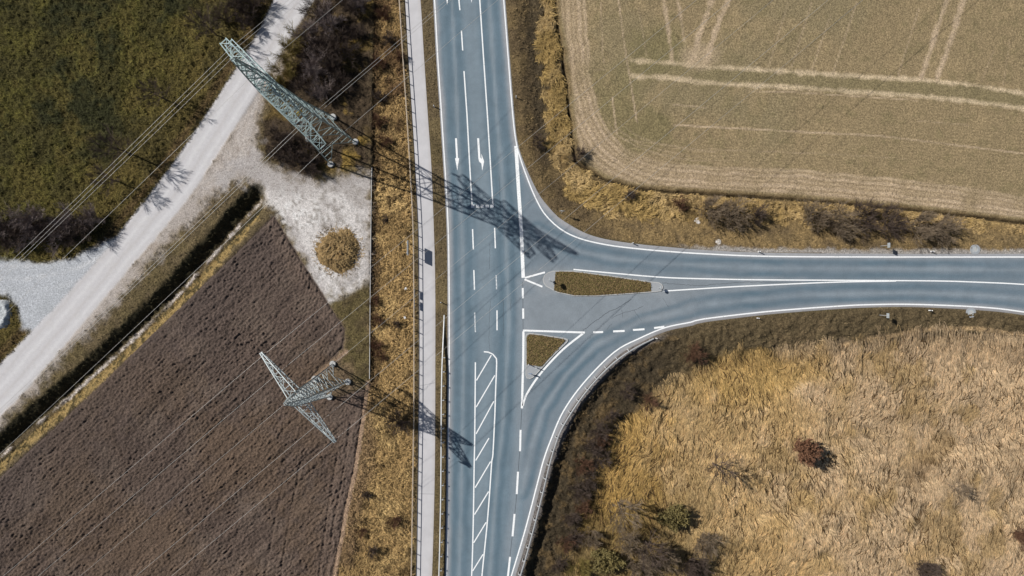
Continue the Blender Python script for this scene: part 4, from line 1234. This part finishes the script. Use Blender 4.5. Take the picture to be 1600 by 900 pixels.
def earth_t(n1, n2, n3, r):
    c = np.empty(n1.shape + (3,)); c[:] = (0.255, 0.172, 0.080)
    c = mixc(c, ss(.1, .6, n1), (0.20, 0.13, 0.058)); c = mixc(c, .5 * ss(.2, .7, n3), (0.34, 0.24, 0.125)); return c
heap('earth_mound', (528, 391), 37, 1.05, earth_t, M_plough, 'round heap of tan earth on the gravel yard', 'mound', 11, True, .45, 1.7)
def grey_t(n1, n2, n3, r):
    c = np.empty(n1.shape + (3,)); c[:] = (0.44, 0.46, 0.47); c = mixc(c, .6 * ss(.0, .7, n1), (0.34, 0.37, 0.385)); return mixc(c, .8 * ss(.86, .95, r), (0.14, 0.13, 0.10))
def mound_straw(p, R_):
    n = 1500
    r = np.sqrt(rng.random(n)) * 1.14; a = rng.uniform(0, 6.28, n)
    k = (r < .97) | (rng.random(n) < .35); r, a = r[k], a[k]; n = len(r)
    X = p[0] + R_ * r * np.cos(a); Y = p[1] + R_ * r * np.sin(a)
    z = zsample(X, Y) + .93 * (1 - ss(.45, 1.0, r)) + .02
    t = np.array((0.31, 0.215, 0.10)) * rng.uniform(.4, 1.6, (n, 1)) * (1 - .6 * ss(.1, .6, fbm(X, Y, 11, 2, 151)))[:, None]
    o = ribbons('loose_straw', X, Y, z, -a + rng.normal(0, .9, n), rng.uniform(.2, .55, n), rng.uniform(.02, .10, n), rng.uniform(.04, .085, n), t, 2, rng.normal(0, .7, n))
    m = bpy.data.objects['earth_mound']
    tag(o, kind='stuff'); o.parent = m; o.location = -m.location
mound_straw((528, 391), 36)
heap('gravel_pile', (-4, 490), 27, .8, grey_t, M_gravel, 'pale grey gravel pile at the left edge by the track junction', 'gravel pile', 23, False, .62, .4)
def chalk_t(n1, n2, n3, r):
    c = np.empty(n1.shape + (3,)); c[:] = (0.52, 0.49, 0.46); return mixc(c, .7 * ss(.0, .6, n1), (0.36, 0.31, 0.24))
heap('rubble_heap', (1093, 345), 6.5, .16, chalk_t, M_gravel, 'small whitish rubble heap beside bare bushes north of the side road', 'rubble', 31)
heap('rubble_heap', (1123, 379.5), 6, .08, chalk_t, M_gravel, 'flat whitish rubble patch on the stony verge of the side road', 'rubble', 37)
def litter(p, label, s=.4, seed=1):
    r = random.Random(seed); n = 6
    v = []; f = []
    for i in range(n):
        for j in range(n):
            v.append(((i / (n - 1) - .5) * s * 1.3 + r.uniform(-.03, .03), (j / (n - 1) - .5) * s + r.uniform(-.03, .03), r.uniform(.25, .42)))
    for i in range(n - 1):
        for j in range(n - 1): f.append((i * n + j, (i + 1) * n + j, (i + 1) * n + j + 1, i * n + j + 1))
    me = bpy.data.meshes.new('plastic_litter'); me.from_pydata(v, [], f); me.update(); me.materials.append(M_white)
    o = link('plastic_litter', me); o.location = W(p, zs(p) + .05); o.rotation_euler = (0, 0, r.uniform(0, 3)); tag(o, label, 'litter', 'pale litter in the grass strip')
litter((634, 451), 'white scrap of litter in the dry grass left of the railing panels', .3, 3)
litter((633, 496), 'white scrap of litter in the dry grass below the railing panels', .26, 4)

# ---------------------------------------------------------------- grass, reeds (stuff)
def scatter(n, box, test):
    X = rng.uniform(box[0], box[2], n); Y = rng.uniform(box[1], box[3], n)
    k = test(X, Y)
    return X[k], Y[k]

def reeds():
    X, Y = scatter(290000, (840, 495, 1745, 1005), lambda x, y: np.isin(zonesample(x, y)[0], (ZN['reed'], ZN['verge'])) & (x > 880 - 0.1 * (y - 800)))
    crk = reed_crack(X, Y)
    fade = ss(13, -24, sdf(X, Y, REED) + 12 * fbm(X, Y, 22, 3, 144))       # thins out towards the banks
    keep = (crk > 0.35 * rng.random(len(X)) + 0.12) & (rng.random(len(X)) < fade) & (sdf(X, Y, ROAD) > 14)
    X, Y, crk, fade = X[keep], Y[keep], crk[keep], fade[keep]
    gxx = (reed_u(X + 1, Y) - reed_u(X - 1, Y)) / 2; gyy = (reed_u(X, Y + 1) - reed_u(X, Y - 1)) / 2
    a = np.arctan2(-gxx, -gyy)            # the reeds lie down along the stream lines
    nb = fbm(X, Y, 120, 3, 1); nm = fbm(X, Y, 34, 3, 2); ns = fbm(X, Y, 11, 3, 3)
    n = len(X)
    t = reed_col(X, Y, nb, nm, ns) * rng.uniform(.62, 1.28, (n, 1))
    dk = rng.random(n) < .12
    t[dk] *= .55
    a = a + rng.normal(0, .16, n)
    H = (.05 + .06 * crk + rng.uniform(-.02, .09, n)) * (.5 + .5 * fade)
    t = t * (.55 + .45 * fade)[:, None]
    ribbons('dry_reeds', X, Y, zsample(X, Y), a, rng.uniform(.6, 1.5, n), H, rng.uniform(.05, .11, n), t, 2, rng.normal(0, .35, n), label='straw coloured reeds lying flat in waves across the lower right meadow')
    # dark blades among the pale reeds, painting in the shade of the gaps
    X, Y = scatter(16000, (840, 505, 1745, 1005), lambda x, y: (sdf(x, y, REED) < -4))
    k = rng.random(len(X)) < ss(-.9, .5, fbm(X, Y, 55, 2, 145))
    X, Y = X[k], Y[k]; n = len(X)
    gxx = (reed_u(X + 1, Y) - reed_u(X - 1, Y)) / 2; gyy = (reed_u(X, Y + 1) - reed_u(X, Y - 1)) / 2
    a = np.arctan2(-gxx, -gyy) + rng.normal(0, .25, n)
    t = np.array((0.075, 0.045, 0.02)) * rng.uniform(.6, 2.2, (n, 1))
    ribbons('gap_shade_strokes', X, Y, zsample(X, Y) + .10, a, rng.uniform(.6, 1.7, n), rng.uniform(.04, .12, n), rng.uniform(.06, .13, n), t, 4, rng.normal(0, .7, n), label='dark brown strokes painting the shade of gaps among the flattened reeds')
reeds()

def ne_reeds():
    X, Y = scatter(230000, (835, -105, 1745, 400), lambda x, y: (zonesample(x, y)[0] == ZN['nereed']))
    nm = fbm(X, Y, 34, 3, 2); ns = fbm(X, Y, 11, 3, 3)
    k = ns + .3 * nm < .55
    X, Y, nm, ns = X[k], Y[k], nm[k], ns[k]; n = len(X)
    t = np.empty((n, 3)); t[:] = (0.40, 0.275, 0.105); t = mixc(t, ss(-.3, .6, nm), (0.50, 0.355, 0.165)); t = mixc(t, .55 * ss(1000, 1100, X) , (0.36, 0.25, 0.12))
    t *= rng.uniform(.6, 1.25, (n, 1))
    a = math.radians(-40) + 1.1 * fbm(X, Y, 40, 2, 121) + 0.7 * fbm(X, Y, 14, 1, 122) + rng.normal(0, .35, n)
    a = np.where(Y < 240, a - 0.5, a)
    far = ss(980, 1060, X)
    ribbons('matted_grass', X, Y, zsample(X, Y), a, rng.uniform(.4, 1.0, n) * (1 - .45 * far), rng.uniform(.12, .4, n) * (1 - .4 * far), rng.uniform(.045, .10, n), t, 2, rng.normal(0, .6, n), label='golden matted grass in the hollow between road bends and crop field')
ne_reeds()

def gold_grass():
    X, Y = scatter(100000, (480, -105, 650, 1005), lambda x, y: (zonesample(x, y)[0] == ZN['gold']))
    nb = fbm(X, Y, 120, 3, 1); nm = fbm(X, Y, 34, 3, 2); ns = fbm(X, Y, 11, 3, 3)
    _, c = zonesample(X, Y)
    n = len(X)
    t = c * rng.uniform(.35, 2.1, (n, 1))
    a = rng.uniform(0, 6.28, n) * .35 + math.radians(-100) + 1.3 * fbm(X, Y, 40, 2, 131)
    ribbons('dry_grass', X, Y, zsample(X, Y), a, rng.uniform(.3, .75, n), rng.uniform(.12, .35, n), rng.uniform(.05, .12, n), t, 2, rng.normal(0, .6, n), label='golden brown dry grass of the strip left of the railing')
gold_grass()

def verge_grass():
    hard = lambda x, y: (sdf(x, y, ROAD) > .8) & (sdf(x, y, PATH) > 1.0)
    X, Y = scatter(170000, (-140, -105, 1745, 1005), lambda x, y: np.isin(zonesample(x, y)[0], (ZN['verge'], ZN['ditch'])))
    k = hard(X, Y); X, Y = X[k], Y[k]
    _, c = zonesample(X, Y); n = len(X)
    t = c * rng.uniform(.4, 1.9, (n, 1))
    near = np.minimum(sdf(X, Y, ROAD), sdf(X, Y, PATH))
    sz = .6 + .4 * ss(2, 12, near)
    ribbons('verge_tufts', X, Y, zsample(X, Y), rng.uniform(0, 6.28, n), rng.uniform(.16, .42, n) * sz, rng.uniform(.05, .20, n) * sz, rng.uniform(.05, .11, n), t, 2, rng.normal(0, .5, n), label='short brown grass tufts on verges and banks')
verge_grass()

def meadow_grass():
    X, Y = scatter(110000, (-140, -105, 480, 700), lambda x, y: zonesample(x, y)[0] == ZN['meadow'])
    _, c = zonesample(X, Y); n = len(X)
    t = c * rng.uniform(.35, 2.1, (n, 1)) 
    ribbons('meadow_tufts', X, Y, zsample(X, Y), rng.uniform(0, 6.28, n), rng.uniform(.2, .5, n), rng.uniform(.06, .24, n), rng.uniform(.05, .12, n), t, 2, rng.normal(0, .5, n), label='dark olive grass tufts of the meadow')
meadow_grass()

# ---------------------------------------------------------------- shrubs and trees
def prisms(segs):
    """segs (N,8): p0, p1, r0, r1 -> three sided prisms"""
    A = np.array(segs); p0 = A[:, :3]; p1 = A[:, 3:6]; r0 = A[:, 6:7]; r1 = A[:, 7:8]
    d = p1 - p0; d = d / np.maximum(1e-6, np.linalg.norm(d, axis=1, keepdims=True))
    up = np.where(np.abs(d[:, 2:3]) < .95, np.array([[0, 0, 1.0]]), np.array([[1.0, 0, 0]]))
    x = np.cross(up, d); x /= np.maximum(1e-6, np.linalg.norm(x, axis=1, keepdims=True)); y = np.cross(d, x)
    V = np.empty((len(A), 6, 3))
    for k in range(3):
        a = 2 * math.pi * k / 3; o = x * math.cos(a) + y * math.sin(a)
        V[:, k] = p0 + o * r0; V[:, 3 + k] = p1 + o * r1
    b = np.arange(len(A))[:, None] * 6
    F = np.concatenate([b + np.array([[k, (k + 1) % 3, 3 + (k + 1) % 3, 3 + k]]) for k in range(3)])
    return V.reshape(-1, 3), F

def grow(r, p, d, L, rad, level, maxl, out, spread, kids, lift):
    """recursive branching: each limb is two bent pieces, the kids leave along it"""
    d = d.normalized()
    mid = p + d * (L * .5) + Vector((r.uniform(-1, 1), r.uniform(-1, 1), r.uniform(-1, 1))) * L * .05
    d2 = (d + Vector((r.uniform(-.3, .3), r.uniform(-.3, .3), lift)) * .6).normalized()
    end = mid + d2 * (L * .5)
    out[min(level, 2)].append((*p, *mid, rad, rad * .75)); out[min(level, 2)].append((*mid, *end, rad * .75, rad * .4))
    if level >= maxl: return
    for k in range(kids[min(level, len(kids) - 1)]):
        t = r.uniform(.35, 1.0)
        q = p.lerp(mid, t * 2) if t < .5 else mid.lerp(end, t * 2 - 1)
        ax = Vector((r.uniform(-1, 1), r.uniform(-1, 1), r.uniform(-.5, .9)))
        nd = (d2 + ax * spread).normalized()
        grow(r, q, nd, L * r.uniform(.45, .7), rad * .62, level + 1, maxl, out, spread, kids, lift)

def plant_meshes(kind, seed, twig, leaf=None):
    r = random.Random(seed); out = [[], [], []]
    if kind == 'shrub':      # many stems from one root
        for i in range(16):
            a = r.uniform(0, 6.28); t = r.uniform(.15, 1.0)
            d = Vector((math.cos(a) * t, math.sin(a) * t, r.uniform(.7, 1.2)))
            grow(r, Vector((math.cos(a) * .15, math.sin(a) * .15, -.1)), d, r.uniform(1.3, 2.2), .045, 0, 3, out, .75, (6, 6, 4), .25)
    elif kind == 'tree':     # short bole, ascending limbs
        out[0].append((0, 0, -.2, .05, .03, 1.4, .13, .11)); out[0].append((.05, .03, 1.4, .0, .1, 3.0, .11, .07)); out[0].append((0, .1, 3.0, .1, .05, 5.6, .07, .02))
        for i in range(15):
            a = i * 2.4 + r.uniform(-.4, .4); z = 1.3 + 3.6 * i / 15
            d = Vector((math.cos(a), math.sin(a), r.uniform(.7, 1.3)))
            grow(r, Vector((0.03, 0.05, z)), d, r.uniform(1.6, 2.4) * (1 - .35 * i / 15), .038, 1, 4, out, .6, (5, 5, 5, 4), .3)
    elif kind == 'dense':    # rounded bush with withered leaves
        for i in range(22):
            a = r.uniform(0, 6.28); t = r.uniform(.1, .9)
            d = Vector((math.cos(a) * t, math.sin(a) * t, r.uniform(.7, 1.3)))
            grow(r, Vector((math.cos(a) * .1, math.sin(a) * .1, -.1)), d, r.uniform(1.0, 1.5), .035, 0, 2, out, .8, (6, 6), .2)
    stems, twigs = out[0] + (out[1] if kind == 'tree' else []), (out[2] if kind == 'tree' else out[1] + out[2])
    v, f = prisms(stems); sm = fast_mesh('stems', v, f, twig)
    v, f = prisms(twigs)
    v = v.copy()
    tw = fast_mesh('twigs', v, f, twig)
    lf = None
    if leaf:
        rr = np.random.default_rng(seed); T = np.array(twigs); n = 5200
        pick = T[rr.integers(0, len(T), n)]; t = rr.random((n, 1))
        p = pick[:, :3] * (1 - t) + pick[:, 3:6] * t + rr.normal(0, .07, (n, 3))
        u = rr.normal(0, 1, (n, 3)); u /= np.linalg.norm(u, axis=1, keepdims=True); w = np.cross(u, rr.normal(0, 1, (n, 3))); w /= np.linalg.norm(w, axis=1, keepdims=True)
        s = rr.uniform(.05, .11, (n, 1))
        V = np.stack([p - u * s, p + w * s * .6, p + u * s, p - w * s * .6], 1).reshape(-1, 3)
        F = np.arange(4 * n).reshape(-1, 4)
        lf = fast_mesh('leaves', V, F, leaf)
    return kind, sm, tw, lf

PROTO = {
    'dark1': plant_meshes('shrub', 1, M_twig), 'dark2': plant_meshes('shrub', 2, M_twig), 'dark3': plant_meshes('shrub', 3, M_twig),
    'pale1': plant_meshes('shrub', 4, M_twig_pale), 'pale2': plant_meshes('shrub', 5, M_twig_pale),
    'grey1': plant_meshes('shrub', 14, M_twig_grey), 'grey2': plant_meshes('shrub', 15, M_twig_grey),
    'olive': plant_meshes('shrub', 6, M_twig_olive), 'red': plant_meshes('shrub', 7, M_twig_red),
    'tree1': plant_meshes('tree', 8, M_twig), 'tree2': plant_meshes('tree', 9, M_twig), 'tree3': plant_meshes('tree', 10, M_twig_pale),
    'leaf_red': plant_meshes('dense', 11, M_twig_red, M_leaf_red), 'leaf_olive': plant_meshes('dense', 12, M_twig_olive, M_leaf_olive),
}
def plant(kind, p, sc, label, group=None, sz=None, rot=None):
    k, sm, tw, lf = PROTO[kind]
    name = 'bare_tree' if k == 'tree' else ('bush' if lf else 'bare_shrub')
    root = empty(name, W(p, zs(p)), random.uniform(0, 6.28) if rot is None else rot)
    root.scale = (sc, sc, sz or sc)
    tag(root, label, 'tree' if k == 'tree' else 'shrub', group)
    link('trunk' if k == 'tree' else 'stems', sm, root)
    cr = link('crown' if k == 'tree' else 'twigs', tw, root)
    if lf: link('leaves', lf, root)

ORD = ['topmost', 'second', 'third', 'fourth', 'fifth', 'sixth', 'seventh', 'eighth', 'ninth', 'tenth', 'eleventh', 'twelfth', 'thirteenth', 'fourteenth', 'fifteenth', 'sixteenth', 'seventeenth', 'eighteenth', 'nineteenth', 'twentieth']
def row(kinds, items, fmt, group):
    for i, (p, sc) in enumerate(sorted(items, key=lambda q: q[0][1])):
        plant(kinds[i % len(kinds)], p, sc, fmt % (ORD[i] if i == 0 else ORD[i] + ' from the top'), group)
# trees along the track
plant('tree1', (262, 157), .95, 'bare tree at the meadow edge casting a fan shaped shadow on the upper track')
plant('tree2', (205, 241), 1.15, 'bare tree at the meadow edge whose long trunk shadow reaches the middle of the track')
plant('tree1', (188, 284), .95, 'bare tree at the meadow edge just above the dark thicket')
plant('tree2', (338, 55), 1.0, 'bare tree beside the upper left tip of the tall pylon')
g = 'shrubs at the top of the track'
row(('dark2', 'dark1'), (((372, 12), 1.0), ((385, 35), .85), ((398, 8), .9), ((362, -18), 1.1), ((352, 30), .7)), 'dark bare shrub left of the gravel track, %s in its clump', g)
g = 'shrubs of the thicket left of the track'
k = 0
for p, s in (((14, 348), 1.15), ((38, 358), 1.1), ((64, 347), 1.2), ((88, 360), 1.1), ((112, 348), 1.15), ((136, 356), 1.05), ((152, 345), .95), ((24, 372), .95), ((56, 372), 1.0), ((122, 370), 1.0), ((-16, 356), 1.2), ((-46, 362), 1.1), ((98, 374), .9)):
    plant(('grey1', 'dark2', 'grey2', 'dark3')[k % 4], p, s, 'dark bare shrub in the dense thicket between meadow and gravel branch', g); k += 1
# thicket above the tall pylon
g = 'shrubs of the thicket above the tall pylon'
k = 0
for p, s in (((500, 20), 1.0), ((520, 42), 1.15), ((545, 15), .9), ((490, 62), 1.1), ((512, 84), 1.25), ((540, 78), 1.05), ((498, 112), 1.1), ((530, 112), 1.1), ((505, 140), 1.0), ((560, 55), .75), ((535, 140), .8), ((565, 10), .8), ((472, 100), .7), ((520, -20), 1.0), ((548, -30), 1.0), ((480, 140), .8)):
    plant(('dark1', 'grey2', 'dark2', 'grey1', 'dark3')[k % 5], p, s, 'dark bare shrub in the thicket above the tall pylon', g); k += 1
row(('olive',), (((455, 85), .95), ((448, 112), .95), ((468, 62), .8), ((440, 140), .8), ((432, 128), .6)), 'olive shrub on the right edge of the track, %s', 'olive shrubs by the track')
g = 'shrubs below the tall pylon'
row(('dark3', 'dark1'), (((455, 232), .95), ((472, 252), .9), ((440, 215), .8), ((492, 262), .7), ((432, 240), .6), ((478, 228), .8)), 'dark shrub on the verge below the tall pylon, %s', g)
g = 'brambles on the dry grass strip'
row(('red', 'dark2', 'red'), (((592, 190), .55), ((604, 222), .5), ((596, 150), .6), ((606, 60), .6), ((600, 24), .55), ((592, 100), .6), ((590, 500), .5), ((588, 540), .55), ((596, 556), .45), ((586, 470), .4), ((600, 342), .35), ((622, 506), .4), ((618, 812), .5), ((575, 770), .4), ((585, 860), .5), ((566, 830), .4), ((625, 90), .4)), 'low brown bramble in the grass strip left of the railing, %s', g)
plant('dark1', (625, 655), .75, 'dark shrub in the dry grass at the shadow of the shorter pylon')
# roadside bushes north of the side road
plant('pale1', (1105, 328), 1.1, 'bare bush just above the small whitish rubble heap', rot=.3)
plant('pale2', (1146, 334), 1.15, 'bare bush second from the left on the slope north of the side road')
plant('dark2', (1186, 340), .8, 'small dark bush right of the rubble heap on the north slope')
plant('pale1', (1272, 334), 1.2, 'bare bush at the left end of the long row north of the side road')
plant('pale2', (1310, 345), 1.25, 'bare bush second in the long row north of the side road')
plant('dark1', (1350, 340), 1.15, 'dark bush third in the long row north of the side road')
plant('dark3', (1390, 346), 1.2, 'dark bush in the middle of the long row, above the square sign')
plant('pale1', (1430, 352), 1.2, 'bare bush second from the right in the long row north of the side road')
plant('pale2', (1472, 360), 1.1, 'bare bush at the right end of the long row north of the side road')
plant('red', (1062, 318), .6, 'small reddish shrub left of the rubble heap')
plant('dark2', (985, 308), .55, 'small dark shrub on the golden grass below the crop field corner')
plant('dark1', (843, 222), .5, 'small dark shrub in the rough verge beside the reed strip')
plant('dark3', (905, 240), .6, 'dark shrub at the corner edge of the crop field')
# reed meadow
plant('leaf_red', (1256, 702), 1.3, 'round reddish brown bush with withered leaves in the reed meadow', sz=2.1)
plant('tree1', (1118, 728), 1.0, 'bare tree in the middle of the reed meadow')
plant('tree3', (1492, 762), .7, 'small bare tree in the right part of the reed meadow')
plant('red', (1083, 552), .8, 'reddish shrub at the upper rim of the reed meadow below the turning lane')
plant('red', (1016, 628), .65, 'small reddish shrub at the left rim of the reed meadow')
plant('dark1', (980, 612), .55, 'small dark shrub on the embankment right of the curved guard rail')
plant('tree3', (968, 790), 1.35, 'tallest bare tree at the lower left of the reed meadow')
plant('leaf_olive', (1055, 808), 1.55, 'olive leafy bush at the bottom left of the reed meadow', sz=1.5)
plant('leaf_olive', (945, 876), 1.6, 'olive leafy bush at the bottom edge beside the embankment', sz=1.5)
plant('tree2', (1010, 850), 1.15, 'bare tree between the two olive bushes')
plant('pale1', (985, 850), 1.0, 'pale bare shrub between the tallest tree and the bottom edge')
plant('pale2', (1040, 872), 1.0, 'pale bare shrub at the bottom edge below the right olive bush')
plant('pale1', (925, 838), .8, 'pale bare shrub at the foot of the embankment')
plant('dark2', (1085, 880), 1.2, 'dark bare shrub at the bottom edge right of the other bottom shrubs')
plant('pale2', (1105, 850), 1.0, 'pale bare shrub right of the right olive bush')
plant('pale1', (1000, 888), 1.2, 'pale bare shrub at the bottom edge right of the left olive bush')
plant('olive', (905, 890), .9, 'olive tinged shrub at the bottom edge left of the left olive bush')
plant('dark3', (1450, 892), .9, 'dark shrub at the bottom edge of the reed meadow')
plant('red', (1600, 838), .8, 'reddish shrub at the right edge of the reed meadow')
g = 'brambles on the embankment'
row(('dark3', 'dark1', 'red'), (((935, 672), .7), ((925, 700), .75), ((938, 716), .7), ((912, 728), .7), ((922, 752), .75), ((905, 770), .7), ((912, 795), .65), ((893, 812), .65), ((885, 850), .65), ((898, 842), .6), ((872, 884), .6), ((955, 650), .55), ((940, 690), .6)), 'dark bramble on the embankment right of the curved guard rail, %s', g)
